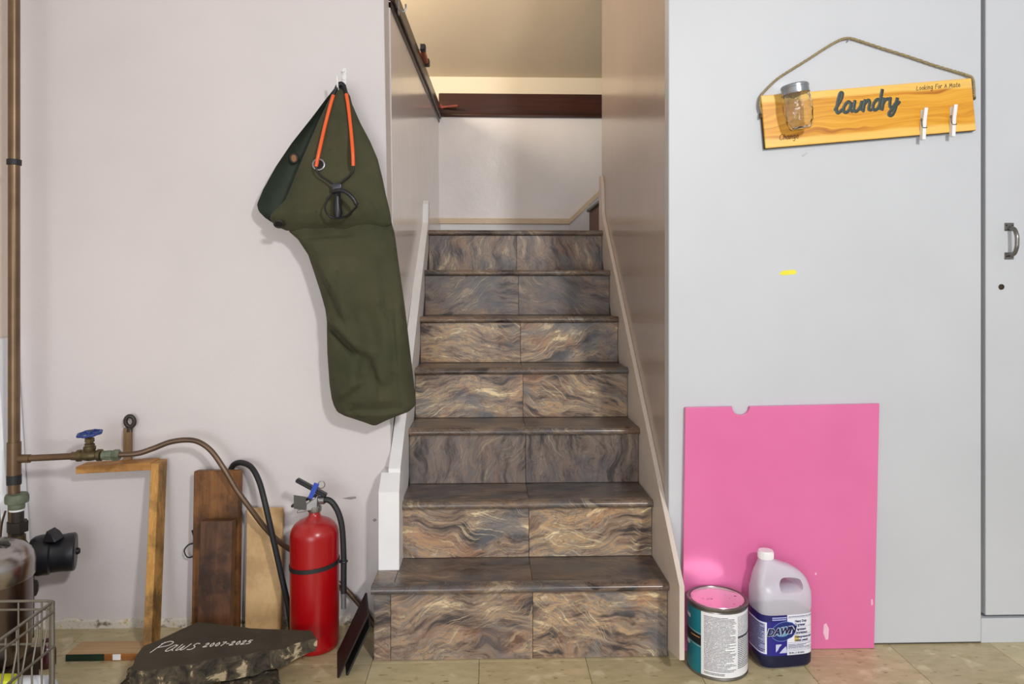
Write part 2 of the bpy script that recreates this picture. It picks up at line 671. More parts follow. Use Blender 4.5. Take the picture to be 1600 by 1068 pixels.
# pull handle
hz0, hz1 = atY(1578, 348, YR).z, atY(1578, 405, YR).z
hx = atY(1577, 376, YR).x
b = new()
for z0, z1 in ((hz0 - 0.024, hz0), (hz1, hz1 + 0.021)):
    box(b, (hx - 0.014, YR - 0.001, z0), (hx + 0.014, YR + 0.002, z1), 0.0008)
P = smoothpts([(hx, YR, hz0 - 0.016), (hx, YR - 0.02, hz0 - 0.020), (hx, YR - 0.031, hz0 - 0.038), (hx, YR - 0.033, (hz0 + hz1) / 2), (hx, YR - 0.031, hz1 + 0.034), (hx, YR - 0.02, hz1 + 0.016), (hx, YR, hz1 + 0.013)], 6)
tube(b, P, 0.0062, 10)
dh = part('door_handle', b, plain('handle_metal', (146, 144, 140), 0.3, 0.8, c2=(104, 102, 98)), door, smooth=40, label='grey metal pull handle')
b = new()
for z in (hz0 - 0.008, hz1 + 0.008):
    for sx in (-0.009, 0.009):
        lathe(b, [(0.0, 0.0012), (0.0026, 0.0008), (0.0028, 0)], 10, along((hx + sx, YR - 0.001, z), (0, -1, 0)))
part('screw', b, M['iron'], dh, smooth=40)
b = new()
kx = atY(1565, 448, YR)
lathe(b, [(0.0085, 0.0), (0.0085, 0.0025), (0.0065, 0.0028), (0.006, 0.001), (0.0, 0.0006)], 18, along((kx.x, YR + 0.002, kx.z), (0, -1, 0)))
part('keyhole', b, plain('old_brass_keyhole', (70, 58, 40), 0.6, 0.4), door, smooth=40)

# yellow paint mark and scuffs on the walls (thin films of paint)
def film(name, pts, Y, m, parent, t=0.0006):
    b = new()
    prism(b, [(atY(x, y, Y).x, atY(x, y, Y).z) for x, y in pts], 'Y', Y - t, Y + 0.0002)
    return part(name, b, m, parent)


film('paint_mark', [(1217, 428), (1222, 423), (1231, 422), (1240, 421), (1245, 424), (1243, 428), (1232, 429), (1224, 430)], YR, plain('yellow_spray_paint', (238, 226, 60), 0.6), wr, 0.0005)
scf = plain('grey_scuff', (150, 146, 142), 0.7)
film('scuff', [(534, 778), (545, 776), (556, 775), (557, 778), (548, 780)], YL, scf, wl)
film('scuff', [(582, 812), (586, 809), (589, 812), (585, 815)], YL, scf, wl)
film('scuff', [(1252, 243), (1260, 238), (1262, 240), (1254, 245)], YR, plain('pale_scuff', (190, 190, 194), 0.7), wr)

# stairwell back wall, dark wood band and the upstairs space
b = new()
box(b, (-0.42, YB, 0.0), (1.6, YB + 0.1, 2.05))
struct('wall_stair_back', b, M['stairback'])
b = new()
box(b, (-0.285, YB - 0.012, 2.056), (1.6, YB + 0.05, 2.180), 0.003)
box(b, (-0.285, YB - 0.020, 2.046), (1.6, YB + 0.05, 2.066), 0.006, seg=2)
struct('trim_3', b, M['dark_wood'], smooth=40)
b = new()
box(b, (-2.0, YB + 0.03, 2.05), (1.6, YB + 0.1, 2.285))
struct('wall_upstairs', b, M['cream'])
b = new()
hexa(b, [(-2.0, YB + 0.03, 2.285), (1.6, YB + 0.03, 2.285), (1.6, YB + 0.12, 2.33), (-2.0, YB + 0.12, 2.33),
         (-2.0, 2.49, 2.885), (1.6, 2.49, 2.885), (1.6, 2.49, 2.96), (-2.0, 2.49, 2.96)])
struct('ceiling_stairs', b, M['tan'])
# dark cap on the left half wall
def xw(Y):      # x of the half wall's face near the cap
    return -0.332 + (Y - YL - 0.12) / (YB - YL - 0.12) * 0.047
b = new()
for (dx, z0, z1) in ((0.016, 2.035, 2.092), (0.006, 2.012, 2.037)):
    hexa(b, [(-0.46, YL + 0.12, z0), (xw(YL + 0.12) + dx, YL + 0.12, z0), (xw(YB) + dx, YB - 0.012, z0), (-0.46, YB - 0.012, z0),
             (-0.46, YL + 0.12, z1), (xw(YL + 0.12) + dx, YL + 0.12, z1), (xw(YB) + dx, YB - 0.012, z1), (-0.46, YB - 0.012, z1)], 0.003)
struct('trim_4', b, M['dark_wood_y'])
# wooden coat peg on the dark band
pg0, pg1 = atY(688, 168, YB - 0.014), atY(716, 165, YB - 0.07)
pt = thing('coat_peg', 'reddish wooden peg on the dark wood band at the stair corner', 'peg', tuple(pg0))
b = new()
tube(b, [pg0, pg0.lerp(pg1, 0.3), pg0.lerp(pg1, 0.8), pg1], [0.009, 0.007, 0.0085, 0.006], 12)
part('peg', b, wood('peg_wood', (140, 70, 56), (112, 54, 42), 'X', 1.0), pt, smooth=40)
b = new()
lathe(b, [(0.0, -0.004), (0.02, 0), (0.02, 0.008), (0.014, 0.014), (0.0, 0.016)], 20, along(pg0 + Vector((0, 0.006, 0)), (0, -1, 0)))
part('rosette', b, wood('peg_rosette', (132, 66, 50), (100, 50, 38), 'X', 1.0), pt, smooth=40)
# small orange and black clamp resting on the cap
cp = Vector((-0.288, 3.30, 2.092))
ct = thing('spring_clamp', 'small orange and black clamp lying on the dark cap of the half wall', 'clamp', tuple(cp))
b = new()
box(b, cp + Vector((-0.012, -0.10, 0.0)), cp + Vector((0.012, 0.06, 0.02)), 0.004)
part('clamp_body', b, plain('clamp_orange', (190, 96, 40), 0.5), ct)
for y0, y1 in ((-0.14, -0.10), (0.06, 0.11)):
    b = new()
    box(b, cp + Vector((-0.010, y0, 0.0)), cp + Vector((0.016, y1, 0.028)), 0.004)
    part('clamp_jaw', b, M['black'], ct)
# small white hook on the cap near the front
hk = Vector((xw(2.56) + 0.016, 2.56, 2.05))
b = new()
box(b, hk + Vector((-0.001, -0.012, -0.03)), hk + Vector((0.003, 0.012, 0.02)), 0.001)
tube(b, smoothpts([hk + Vector((0.002, 0, -0.012)), hk + Vector((0.018, 0, -0.02)), hk + Vector((0.026, 0, -0.008)), hk + Vector((0.026, 0, 0.006))], 5), 0.003, 8)
tag(part('cap_hook', b, M['steel'], smooth=40), 'small silver hook on the near end of the dark cap rail', 'hook')

# baseboard around the landing
b = new()
box(b, (-0.288, YB - 0.014, ZL), (0.46, YB, 1.437), 0.002)
prism(b, [(0.46, ZL), (0.46, 1.437), (1.0, 1.437 + 0.54 * 0.94), (1.0, ZL)], 'Y', YB - 0.014, YB)
struct('baseboard_back', b, M['white'])
b = new()
box(b, (-0.288, YB - 0.022, 1.437), (0.461, YB, 1.470), 0.003)
hexa(b, [(0.459, YB - 0.022, 1.437), (1.0, YB - 0.022, 1.437 + 0.54 * 0.94), (1.0, YB, 1.437 + 0.54 * 0.94), (0.459, YB, 1.437),
         (0.459, YB - 0.022, 1.470), (1.0, YB - 0.022, 1.477 + 0.54 * 0.94), (1.0, YB, 1.477 + 0.54 * 0.94), (0.459, YB, 1.470)], 0.002)
struct('trim_5', b, M['trim_beige'])
b = new()
hexa(b, [(-0.306, 3.42, ZL), (-0.286, 3.42, ZL), (-0.275, YB - 0.014, ZL), (-0.295, YB - 0.014, ZL),
         (-0.306, 3.42, 1.452), (-0.286, 3.42, 1.452), (-0.275, YB - 0.014, 1.455), (-0.295, YB - 0.014, 1.455)], 0.002)
struct('baseboard_left_landing', b, M['stairwell'])

# ------------------------------------------------------------------ staircase
W0, W1 = -0.274, 0.520                 # tread ends
YN = [2.108 + 0.2073 * i for i in range(7)]
ZT = [0.219, 0.399, 0.590, 0.775, 0.958, 1.150, 1.337]
XJ = 0.127                             # joint between tiles
st = thing('staircase', 'steep staircase clad in slate-look laminate rising to a landing', 'staircase', (0.12, 2.13, 0))
# (left tile, right tile): rot, tone, ochre
RS = [((0.15, 0.92, 0.55), (-0.1, 1.0, 0.8)), ((0.1, 1.0, 0.75), (0.2, 1.0, 0.85)), ((PI / 2 - 0.1, 0.72, 0.12), (PI / 2 + 0.1, 0.66, 0.1)),
      ((0.0, 1.0, 0.85), (-0.15, 0.98, 0.85)), ((-0.1, 1.0, 0.95), (0.3, 0.98, 0.8)), ((0.25, 0.80, 0.3), (-0.3, 0.72, 0.2)), ((PI / 2, 0.85, 0.4), (PI / 2 + 0.15, 0.85, 0.35))]
carc = plain('stair_carcass', (70, 58, 50), 0.7)
edge = NT('nosing_laminate')
edge.set(rough=0.3, spec=0.5)
for n in range(7):
    y, zt = YN[n], ZT[n]
    zb = ZT[n - 1] if n else 0.0
    yr = y + 0.022                     # riser plane
    left = -0.3315 if n == 0 else W0
    # riser > tiles
    b = new()
    box(b, (left + 0.002, yr + 0.006, zb), (W1, yr + 0.016, zt - 0.022))
    rz = part('riser', b, carc, st)
    cuts = [left, XJ, W1] if n else [left, -0.283, XJ, W1]
    for q in range(len(cuts) - 1):
        r, t, o = RS[n][min(q, 1)] if n else ([(0.3, 0.85, 0.4)] + list(RS[0]))[q]
        b = new()
        box(b, (cuts[q] + 0.0006, yr, zb + 0.001), (cuts[q + 1] - 0.0006, yr + 0.0065, zt - 0.0235), 0.0006)
        part('riser_tile', b, slate('slate_riser_%d_%d' % (n, q), n * 1.37 + q * 4.1 + 0.7, r, t * 1.28, o, stretch=3.4 if abs(r) < 1 else 4.0, scale=6.5), rz)
    # tread > tiles and nosing
    yend = YN[n + 1] + 0.028 if n < 6 else YB - 0.016
    b = new()
    box(b, (left, y + 0.03, zt - 0.022), (W1, yend, zt - 0.004))
    if n == 6:
        box(b, (W1 - 0.001, 3.486, zt - 0.022), (0.572, yend, zt - 0.002))
    td = part('tread', b, carc, st)
    nl = -0.337 if n == 0 else W0 - 0.001
    mt = slate('slate_nosing_%d' % n, n * 2.3 + 9, 0.0, 0.86, 0.35, stretch=1.5, scale=5, rough=0.25)
    b = new()
    prof = [(y + 0.011 + 0.011 * math.cos(a), zt - 0.011 + 0.011 * math.sin(a)) for a in [PI / 2 + PI * k / 8 for k in range(9)]]
    prof = [(y + 0.038, zt + 0.0008), (y + 0.011, zt + 0.0008)] + prof[1:] + [(y + 0.038, zt - 0.022)]
    prism(b, prof, 'X', nl, W1)
    part('nosing', b, mt, td, smooth=40)
    for q, (x0, x1) in enumerate(((W0, XJ), (XJ, W1))):
        b = new()
        box(b, (x0 + 0.0006, y + 0.0385, zt - 0.006), (x1 - 0.0006, (YN[n + 1] + 0.0275) if n < 6 else YB - 0.016, zt - (0.0002 if n < 6 else 0.0015)))
        part('tread_tile', b, slate('slate_tread_%d_%d' % (n, q), n * 1.9 + q * 3.3 + 2, 0.0, 0.78 - 0.12 * q, 0.25 - 0.1 * q, stretch=2.6, scale=5, plane='XY', rough=0.3), td)
    if n == 0:      # return strip on the left end of the first tread
        b = new()
        box(b, (nl, y + 0.0385, zt - 0.022), (W0 - 0.0006, YL, zt), 0.001)
        part('return_strip', b, slate('slate_return', 31.0, 0.3, 0.88, 0.35, stretch=1.5, scale=5, plane='XY', rough=0.3), td)
        b = new()
        box(b, (left, yr + 0.0065, 0.0), (left + 0.006, YL - 0.0005, zt - 0.022))
        part('side_panel', b, slate('slate_side', 12.0, 0.0, 0.6, 0.3), st)
# next riser, turning right at the landing
b = new()
box(b, (0.573, 3.5, ZL + 0.001), (0.585, YB - 0.015, 1.505))
part('riser', b, plain('brown_riser', (112, 70, 48), 0.5), st, label='brown riser of the flight turning right')
b = new()
box(b, (0.555, 3.5, 1.505), (0.9, YB - 0.024, 1.522), 0.004)
part('tread', b, slate('slate_winder', 44.0, 0.0, 0.6, 0.3, plane='XY'), st)
# right stringer board
b = new()
prism(b, [(2.0, 0.055), (2.0, 0.256), (3.34, 1.378), (3.385, 1.43), (3.40, 1.555), (3.44, 1.60), (3.475, 1.60), (3.475, 1.30), (2.24, 0.10), (2.14, 0.018)], 'X', W1 + 0.0012, XR - 0.0004, 0.0015)
part('stringer', b, plain('right_stringer_paint', (210, 198, 188), 0.4, var=0.03), st, label='white board along the right of the steps')
# left stringer board and end post
b = new()
prism(b, [(2.30, 0.40), (2.30, 0.512), (3.345, 1.372), (3.365, 1.455), (3.385, 1.475), (3.42, 1.475), (3.42, 1.30), (2.36, 0.24)], 'X', -0.2995, W0 - 0.0015, 0.0)
for v in b.verts:      # the outer face follows the wall it is nailed to
    if v.co.x < -0.29:
        fx = -0.305 - 0.0405 * v.co.z / 2.6
        if v.co.y > YL + 0.1:
            t = (v.co.y - YL - 0.12) / (YB - YL - 0.12)
            fx = (-0.308 - 0.024 * v.co.z / 2.08) * (1 - t) - 0.285 * t
        v.co.x = fx + 0.0006
part('stringer', b, M['white'], st, label='white board along the left of the steps')
b = new()
hexa(b, [(-0.334, 2.24, 0.2195), (-0.272, 2.24, 0.2195), (-0.272, YL - 0.001, 0.2195), (-0.334, YL - 0.001, 0.2195),
         (-0.334, 2.24, 0.4555), (-0.272, 2.24, 0.4555), (-0.272, YL - 0.001, 0.4555), (-0.334, YL - 0.001, 0.4555)], 0.0)
v = [b.verts.new(p) for p in [(-0.334, 2.24, 0.4555), (-0.272, 2.24, 0.4555), (-0.276, 2.30, 0.500), (-0.334, 2.30, 0.500), (-0.334, YL - 0.001, 0.500), (-0.276, YL - 0.001, 0.500), (-0.272, YL - 0.001, 0.4555), (-0.334, YL - 0.001, 0.4555)]]
for f in ((0, 1, 2, 3), (3, 2, 5, 4), (1, 6, 5, 2), (0, 3, 4, 7)):
    b.faces.new([v[i] for i in f])
bmesh.ops.recalc_face_normals(b, faces=b.faces)
part('post', b, M['white'], st, label='short white boxed post on the first tread')

# ------------------------------------------------------------------ writing helpers
G = {
    'P': ([[(0, 0), (.05, 1.6)], [(-.1, 1.35), (.5, 1.7), (1.15, 1.45), (1.0, 1.0), (.05, .75)]], 1.35),
    'a': ([[(.7, .8), (.4, 1), (.08, .6), (.1, .12), (.42, .02), (.68, .4), (.72, .95), (.7, .3), (.95, .05)]], 1.05),
    'w': ([[(0, 1), (.08, .15), (.35, .1), (.5, .75), (.58, .12), (.9, .15), (1, 1)]], 1.3),
    's': ([[(.65, .9), (.3, 1), (.15, .72), (.55, .4), (.45, .05), (0, .05)]], .95),
    '2': ([[(0, .8), (.3, 1.05), (.6, .8), (.3, .4), (0, 0), (.7, .05)]], 1.0),
    '0': ([[(.35, 1), (.05, .5), (.35, 0), (.65, .5), (.35, 1)]], .95),
    '7': ([[(0, 1), (.33, 1.01), (.65, 1), (.45, .5), (.25, 0)]], .9),
    '-': ([[(0, .5), (.45, .5)]], .7),
    '5': ([[(.65, 1), (.15, 1), (.08, .6), (.5, .62), (.55, .15), (0, 0)]], .9),
    'L': ([[(.15, 1.4), (.05, .7), (0, 0), (.4, .02), (.8, .05)]], .95),
    'o': ([[(.35, 1), (.05, .5), (.35, 0), (.65, .5), (.35, 1)]], .85),
    'k': ([[(0, 1.6), (0, 0)], [(.55, .9), (.05, .4), (.6, 0)]], .8),
    'i': ([[(0, 1), (0, 0)], [(0, 1.3), (.03, 1.36)]], .35),
    'n': ([[(0, 1), (0, 0)], [(0, .6), (.32, 1), (.52, .75), (.52, .15), (.75, .03)]], .85),
    'g': ([[(.6, .9), (.2, 1), (0, .5), (.3, .05), (.6, .6)], [(.6, 1), (.58, -.4), (.3, -.65), (0, -.4)]], .9),
    'F': ([[(0, 0), (.05, 1.5)], [(.0, 1.5), (.85, 1.55)], [(.05, .85), (.55, .9)]], .85),
    'r': ([[(0, 1), (0, 0)], [(0, .5), (.2, .9), (.48, .95)]], .65),
    'A': ([[(0, 0), (.4, 1.3)], [(.4, 1.3), (.75, 0)], [(.15, .5), (.65, .5)]], 1.0),
    'M': ([[(0, 0), (.1, 1.4)], [(.1, 1.4), (.45, .4)], [(.45, .4), (.8, 1.4)], [(.8, 1.4), (.95, 0)]], 1.2),
    't': ([[(.2, 1.4), (.2, .1), (.45, 0)], [(0, 1), (.45, 1)]], .65),
    'e': ([[(.05, .5), (.6, .55), (.42, .97), (.1, .8), (.05, .2), (.4, 0), (.7, .2)]], .85),
    'C': ([[(.9, 1.3), (.5, 1.6), (.05, 1), (.1, .2), (.6, 0), (1, .3)]], 1.2),
    'h': ([[(0, 1.6), (0, 0)], [(0, .6), (.3, 1), (.5, .7), (.5, 0)]], .75),
    'l': ([[(-.12, .35), (.3, 1.25), (.36, 1.85), (.12, 1.85), (.02, 1.0), (.02, .3), (.22, .02), (.6, .3)]], .66),
    'u': ([[(0, 1), (.02, .25), (.3, .02), (.62, .4), (.7, 1), (.68, .3), (.95, .1)]], .98),
    'd': ([[(.7, .8), (.4, 1), (.08, .6), (.1, .12), (.42, .02), (.68, .45), (.74, 1.95), (.7, .3), (.95, .08)]], 1.02),
    'y': ([[(0, 1), (.05, .3), (.3, .1), (.62, .5), (.7, 1), (.66, 0), (.45, -.6), (.15, -.62), (.15, -.3), (.95, .55)]], 1.0),
    ' ': ([], .6),
}
for q in 'r':
    pass


def write(bm, text, size, width, fn, shear=0.0, sub=5, gap=0.12):
    """Stroke lettering as thin raised paint; fn(u, v, h) -> point, h metres above the surface."""
    x = 0.0
    hw = width / 2
    for ch in text:
        strokes, adv = G[ch]
        for s in strokes:
            P = smoothpts([(p[0], p[1], 0) for p in s], sub) if len(s) > 2 else [Vector((p[0], p[1], 0)) for p in s]
            Q = [Vector(((x + p.x + shear * p.y) * size, p.y * size, 0)) for p in P]
            a, c = (Q[0] - Q[1]).normalized(), (Q[-1] - Q[-2]).normalized()
            Q = [Q[0] + a * hw * 0.8, Q[0] + a * hw * 0.3] + Q + [Q[-1] + c * hw * 0.3, Q[-1] + c * hw * 0.8]
            R = [hw * 0.55, hw * 0.92] + [hw] * (len(Q) - 4) + [hw * 0.92, hw * 0.55]
            t = new()
            tube(t, Q, R, 8)
            vm = {v: bm.verts.new(fn(v.co.x, v.co.y, 0.0001 + v.co.z * 0.12)) for v in t.verts}
            for f in t.faces:
                bm.faces.new([vm[v] for v in f.verts])
            t.free()
        x += adv + gap
    return x * size


def font_mesh(text, size, shear=0.0, offset=0.0, sx=1.0):
    """Plain font lettering as (verts, faces) in the XY plane."""
    cu = bpy.data.curves.new('lettering', 'FONT')
    cu.body = text
    cu.size = size
    cu.shear = shear
    cu.offset = offset
    cu.resolution_u = 3
    o = bpy.data.objects.new('lettering', cu)
    COL.objects.link(o)
    dg = bpy.context.evaluated_depsgraph_get()
    me = o.evaluated_get(dg).to_mesh()
    V = [(v.co.x * sx, v.co.y) for v in me.vertices]
    Fs = [tuple(p.vertices) for p in me.polygons]
    o.evaluated_get(dg).to_mesh_clear()
    bpy.data.objects.remove(o)
    bpy.data.curves.remove(cu)
    return V, Fs


def letter(bm, text, size, u0, v0, fn, h, shear=0.0, offset=0.0, sx=1.0, rot=0.0):
    V, Fs = font_mesh(text, size, shear, offset, sx)
    c, s = math.cos(rot), math.sin(rot)
    vs = [bm.verts.new(fn(u0 + x * c - y * s, v0 + x * s + y * c, h)) for x, y in V]
    for f in Fs:
        try:
            bm.faces.new([vs[i] for i in f])
        except ValueError:
            pass


# ------------------------------------------------------------------ plumbing on the left
PY = 2.20
px0 = atY(22, 400, PY).x
def pz(py, Y=PY):
    return atY(22, py, Y).z
wp = thing('water_pipe', 'brown copper water pipe in the left corner with blue valve and bent tube', 'pipe', (px0, PY, 0))
b = new()
tube(b, [(px0, PY, 0.03), (px0, PY, 0.2), (px0, PY, 2.3)], 0.0155, 20)
part('riser_pipe', b, M['copper'], wp, smooth=50)
b = new()
lathe(b, [(0.0158, 0), (0.0185, 0.0), (0.0185, 0.125), (0.0158, 0.125)], 20, Matrix.Translation((px0, PY, pz(757))), cap0=False, cap1=False)
bz = atY(40, 716, PY).z
tube(b, [(px0 + 0.01, PY, bz), (px0 + 0.045, PY, bz)], 0.0125, 16)
part('tee_fitting', b, M['copper'], wp, smooth=50)
for py0, py1 in ((249, 258), (741, 756)):
    b = new()
    lathe(b, [(0.0155, 0), (0.0192, 0.0005), (0.0192, pz(py0) - pz(py1) - 0.0005), (0.0155, pz(py0) - pz(py1))], 20, Matrix.Translation((px0, PY, pz(py1))))
    part('tape_band', b, M['rubber'], wp, smooth=40)
b = new()
z = pz(795)
lathe(b, [(0.019, 0), (0.021, 0.004), (0.021, 0.018), (0.030, 0.020), (0.031, 0.026), (0.031, 0.038), (0.028, 0.045), (0.02, 0.047)], 24, Matrix.Translation((px0 + 0.008, PY, z)))
part('union_nut', b, M['verdigris'], wp, smooth=50, label='green-grey corroded union')
b = new()
lathe(b, [(0.0205, 0), (0.0205, 0.005)], 20, Matrix.Translation((px0 + 0.008, PY, z - 0.004)))
part('thread_tape', b, M['white'], wp)
b = new()
lathe(b, [(0.0285, 0), (0.0285, 0.030)], 6, Matrix.Translation((px0 + 0.010, PY, pz(830))) @ Matrix.Rotation(0.2, 4, 'Z'))
lathe(b, [(0.0175, 0), (0.0175, 0.11)], 20, Matrix.Translation((px0 + 0.009, PY, pz(846))))
part('hex_nut', b, M['iron'], wp, smooth=30)
# elbow into the black meter
b = new()
mz = atY(80, 868, PY).z
tube(b, smoothpts([(px0 + 0.010, PY, pz(836)), (px0 + 0.014, PY, pz(850)), (px0 + 0.04, PY, mz + 0.01), (px0 + 0.075, PY, mz)], 5), 0.021, 16)
part('elbow', b, M['brass'], wp, smooth=50)
b = new()
mx0, mx1 = atY(50, 868, PY).x, atY(101, 868, PY).x
L = 0.112
max_ = Vector((1, 0.42, -0.02)).normalized()
mp0 = Vector((mx0, PY, mz))
mp1 = mp0 + max_ * L
lathe(b, [(0.03, -0.012), (0.048, -0.004), (0.055, 0.006), (0.058, 0.02), (0.0585, 0.045), (0.0535, 0.050), (0.0535, L - 0.028), (0.055, L - 0.024), (0.055, L - 0.004), (0.050, L), (0.0, L + 0.002)], 36, along(mp0, max_))
wm = part('water_meter', b, M['black'], wp, smooth=35, label='black plastic cylinder on the side of the pipe')
b = new()
lathe(b, [(0.010, 0), (0.010, 0.008), (0.006, 0.012), (0.0, 0.012)], 16, along(mp1 - max_ * 0.001, max_))
part('end_knob', b, M['black'], wm, smooth=40)
b = new()
hexa(b, [(mx0 + 0.045, PY - 0.03, mz + 0.048), (mx0 + 0.085, PY - 0.03, mz + 0.048), (mx0 + 0.085, PY + 0.02, mz + 0.048), (mx0 + 0.045, PY + 0.02, mz + 0.048),
         (mx0 + 0.056, PY - 0.025, mz + 0.082), (mx0 + 0.074, PY - 0.025, mz + 0.070), (mx0 + 0.074, PY + 0.015, mz + 0.070), (mx0 + 0.056, PY + 0.015, mz + 0.082)], 0.003)
part('hinged_lid', b, M['black'], wm)
# lower fittings
b = new()
lx = atY(46, 930, PY).x
tube(b, [(lx, PY, mz - 0.02), (lx, PY, 0.05)], 0.012, 14)
lathe(b, [(0.02, 0), (0.024, 0.01), (0.024, 0.03), (0.02, 0.04)], 8, Matrix.Translation((lx, PY, atY(46, 930, PY).z)))
part('drain_fitting', b, M['iron'], wp, smooth=40)
# thin cable
b = new()
tube(b, smoothpts([(px0 - 0.012, PY - 0.02, pz(795)), (px0 - 0.028, PY - 0.01, pz(815)), (px0 - 0.040, PY, pz(845)), (px0 - 0.05, PY, pz(900))], 5), 0.003, 8)
part('thin_cable', b, M['copper_tube'], wp, smooth=60)
# branch
b = new()
v0, v1 = atY(36, 716, PY), atY(120, 712, PY)
tube(b, [v0, v1], 0.0098, 16)
tube(b, [v1 + Vector((-0.014, 0, 0)), v1 + Vector((0.004, 0, 0))], 0.0125, 16)
tube(b, [v0 + Vector((0.0, 0, 0)), v0 + Vector((0.02, 0, 0))], 0.0125, 16)
part('branch_pipe', b, M['copper'], wp, smooth=50)
b = new()
a = atY(122, 712, PY)
lathe(b, [(0.012, 0), (0.012, 0.004)], 16, along(a, (1, 0, 0)))
part('thread_tape', b, M['white'], wp)
# gate valve
vc = atY(140, 711, PY)
b = new()
lathe(b, [(0.010, -0.034), (0.0175, -0.034), (0.0175, -0.024), (0.0135, -0.020), (0.016, -0.008), (0.017, 0.0), (0.016, 0.008), (0.0135, 0.020), (0.0175, 0.024), (0.0175, 0.034), (0.010, 0.034)], 20, along(vc, (1, 0, 0.02)))
lathe(b, [(0.012, 0), (0.014, 0.012), (0.017, 0.018), (0.017, 0.026), (0.012, 0.028)], 18, Matrix.Translation(vc))
va = part('valve', b, M['brass'], wp, smooth=40, label='tarnished brass shut-off valve')
b = new()
lathe(b, [(0.0155, 0.026), (0.0155, 0.034), (0.011, 0.036), (0.011, 0.040), (0.0145, 0.040), (0.0145, 0.050), (0.010, 0.052)], 6, Matrix.Translation(vc))
part('bonnet', b, M['brass'], va, smooth=30)
b = new()
tube(b, [vc + Vector((0, 0, 0.045)), vc + Vector((0.001, 0, 0.075))], 0.0045, 10)
part('stem', b, M['brass'], va, smooth=50)
b = new()
hm = Matrix.Translation(vc + Vector((0, 0, 0.064))) @ Matrix.Rotation(-0.07, 4, 'Y') @ Matrix.Rotation(0.12, 4, 'X')
pts = [hm @ Vector(((0.030 + 0.0022 * math.cos(8 * t)) * math.cos(t), (0.030 + 0.0022 * math.cos(8 * t)) * math.sin(t), 0)) for t in [2 * PI * k / 48 for k in range(48)]]
tube(b, pts, 0.0042, 8, closed=True)
for q in range(4):
    t = q * PI / 2 + 0.3
    tube(b, [hm @ Vector((0, 0, 0.001)), hm @ Vector((0.029 * math.cos(t), 0.029 * math.sin(t), 0))], 0.0032, 8)
lathe(b, [(0.008, -0.006), (0.009, 0.0), (0.008, 0.006), (0.003, 0.008), (0.0, 0.010)], 14, hm)
part('handwheel', b, M['blue'], va, smooth=50, label='blue handwheel')
b = new()
for q, (x0, r, sg) in enumerate(((164, 0.0135, 20), (170, 0.015, 6), (181, 0.018, 6))):
    p0 = atY(x0 - 5, 711, PY)
    lathe(b, [(r * 0.8, 0), (r, 0.003), (r, 0.016), (r * 0.75, 0.021)], sg, along(p0, (1, 0, 0.02)))
part('coupling_nut', b, M['verdigris'], wp, smooth=30)
# bent copper tube along the wall, down behind the extinguisher
path = [(186, 710, 2.20), (215, 708, 2.21), (240, 700, 2.23), (265, 690.5, 2.25), (290, 687, 2.265), (310, 690, 2.27), (330, 704, 2.27), (350, 732, 2.265), (370, 765, 2.265), (392, 795, 2.27), (415, 825, 2.285), (440, 849, 2.308), (470, 868, 2.336), (505, 893, 2.35), (540, 920, 2.35), (572, 957, 2.35), (590, 985, 2.345)]
path = [atY(*p) for p in path]
b = new()
tube(b, smoothpts(path, 6), 0.0082, 12)
part('bent_tube', b, M['copper_tube'], wp, smooth=60, label='brown copper tube arching over the boards')

# ------------------------------------------------------------------ white board leaning in the corner
b = new()
hexa(b, [(-1.446, 2.262, 0.0), (-1.424, 2.262, 0.0), (-1.424, 2.358, 0.0), (-1.446, 2.358, 0.0),
         (-1.502, 2.262, 0.92), (-1.480, 2.262, 0.92), (-1.480, 2.358, 0.92), (-1.502, 2.358, 0.92)], 0.001)
tag(part('leaning_plank', b, plain('white_plank', (238, 240, 246), 0.4, var=0.02)), 'white plank leaning in the left corner behind the pipe', 'plank')

# ------------------------------------------------------------------ wooden frame of three battens with an eye ring
fr = thing('batten_frame', 'open wooden frame of battens leaning on the left wall under the valve', 'frame', (-1.05, 2.2, 0))
m_fr = wood('batten_pine', (206, 158, 88), (166, 118, 60), 'Z', 1.4, 0.6, dirt=(70, 52, 34), dirt_amt=0.7)
m_frx = wood('batten_pine_cross', (200, 148, 82), (158, 108, 58), 'X', 1.4, 0.6, dirt=(96, 66, 40), dirt_amt=0.6, seed=3)
fb = 2.155
X0, X1 = atY(222, 1010, fb).x, atY(243, 1010, fb).x - 0.018
tx0 = atY(235, 722, 2.285).x
zt = atY(235, 724, 2.285).z
b = new()
hexa(b, [(X0, fb, 0.0), (X0 + 0.024, fb, 0.0), (X0 + 0.024, fb + 0.062, 0.0), (X0, fb + 0.062, 0.0),
         (tx0, 2.287, zt), (tx0 + 0.024, 2.287, zt), (tx0 + 0.024, 2.349, zt), (tx0, 2.349, zt)], 0.0015)
part('upright', b, m_fr, fr)
b = new()
p0, p1 = atY(118, 729, 2.284), atY(236, 722, 2.284)
hexa(b, [(p0.x, 2.284, p0.z - 0.022), (tx0 + 0.001, 2.284, p1.z - 0.024), (tx0 + 0.001, 2.349, p1.z - 0.024), (p0.x, 2.349, p0.z - 0.022),
         (p0.x, 2.284, p0.z), (tx0 + 0.001, 2.284, p1.z), (tx0 + 0.001, 2.349, p1.z), (p0.x, 2.349, p0.z)], 0.0015)
part('top_rail', b, m_frx, fr)
b = new()
q0 = atY(103, 1018, fb).x
box(b, (q0, fb, 0.0), (X0 - 0.0005, fb + 0.078, 0.021), 0.0015)
br = part('bottom_rail', b, wood('batten_pale', (196, 164, 124), (164, 128, 90), 'X', 1.4, 0.6, seed=5), fr)
b = new()
gx = atY(163, 1018, fb).x
box(b, (q0 - 0.0006, fb - 0.0006, 0.001), (gx, fb, 0.0205))
part('green_paint', b, plain('dark_green_paint', (20, 48, 36), 0.5, var=0.2), br)
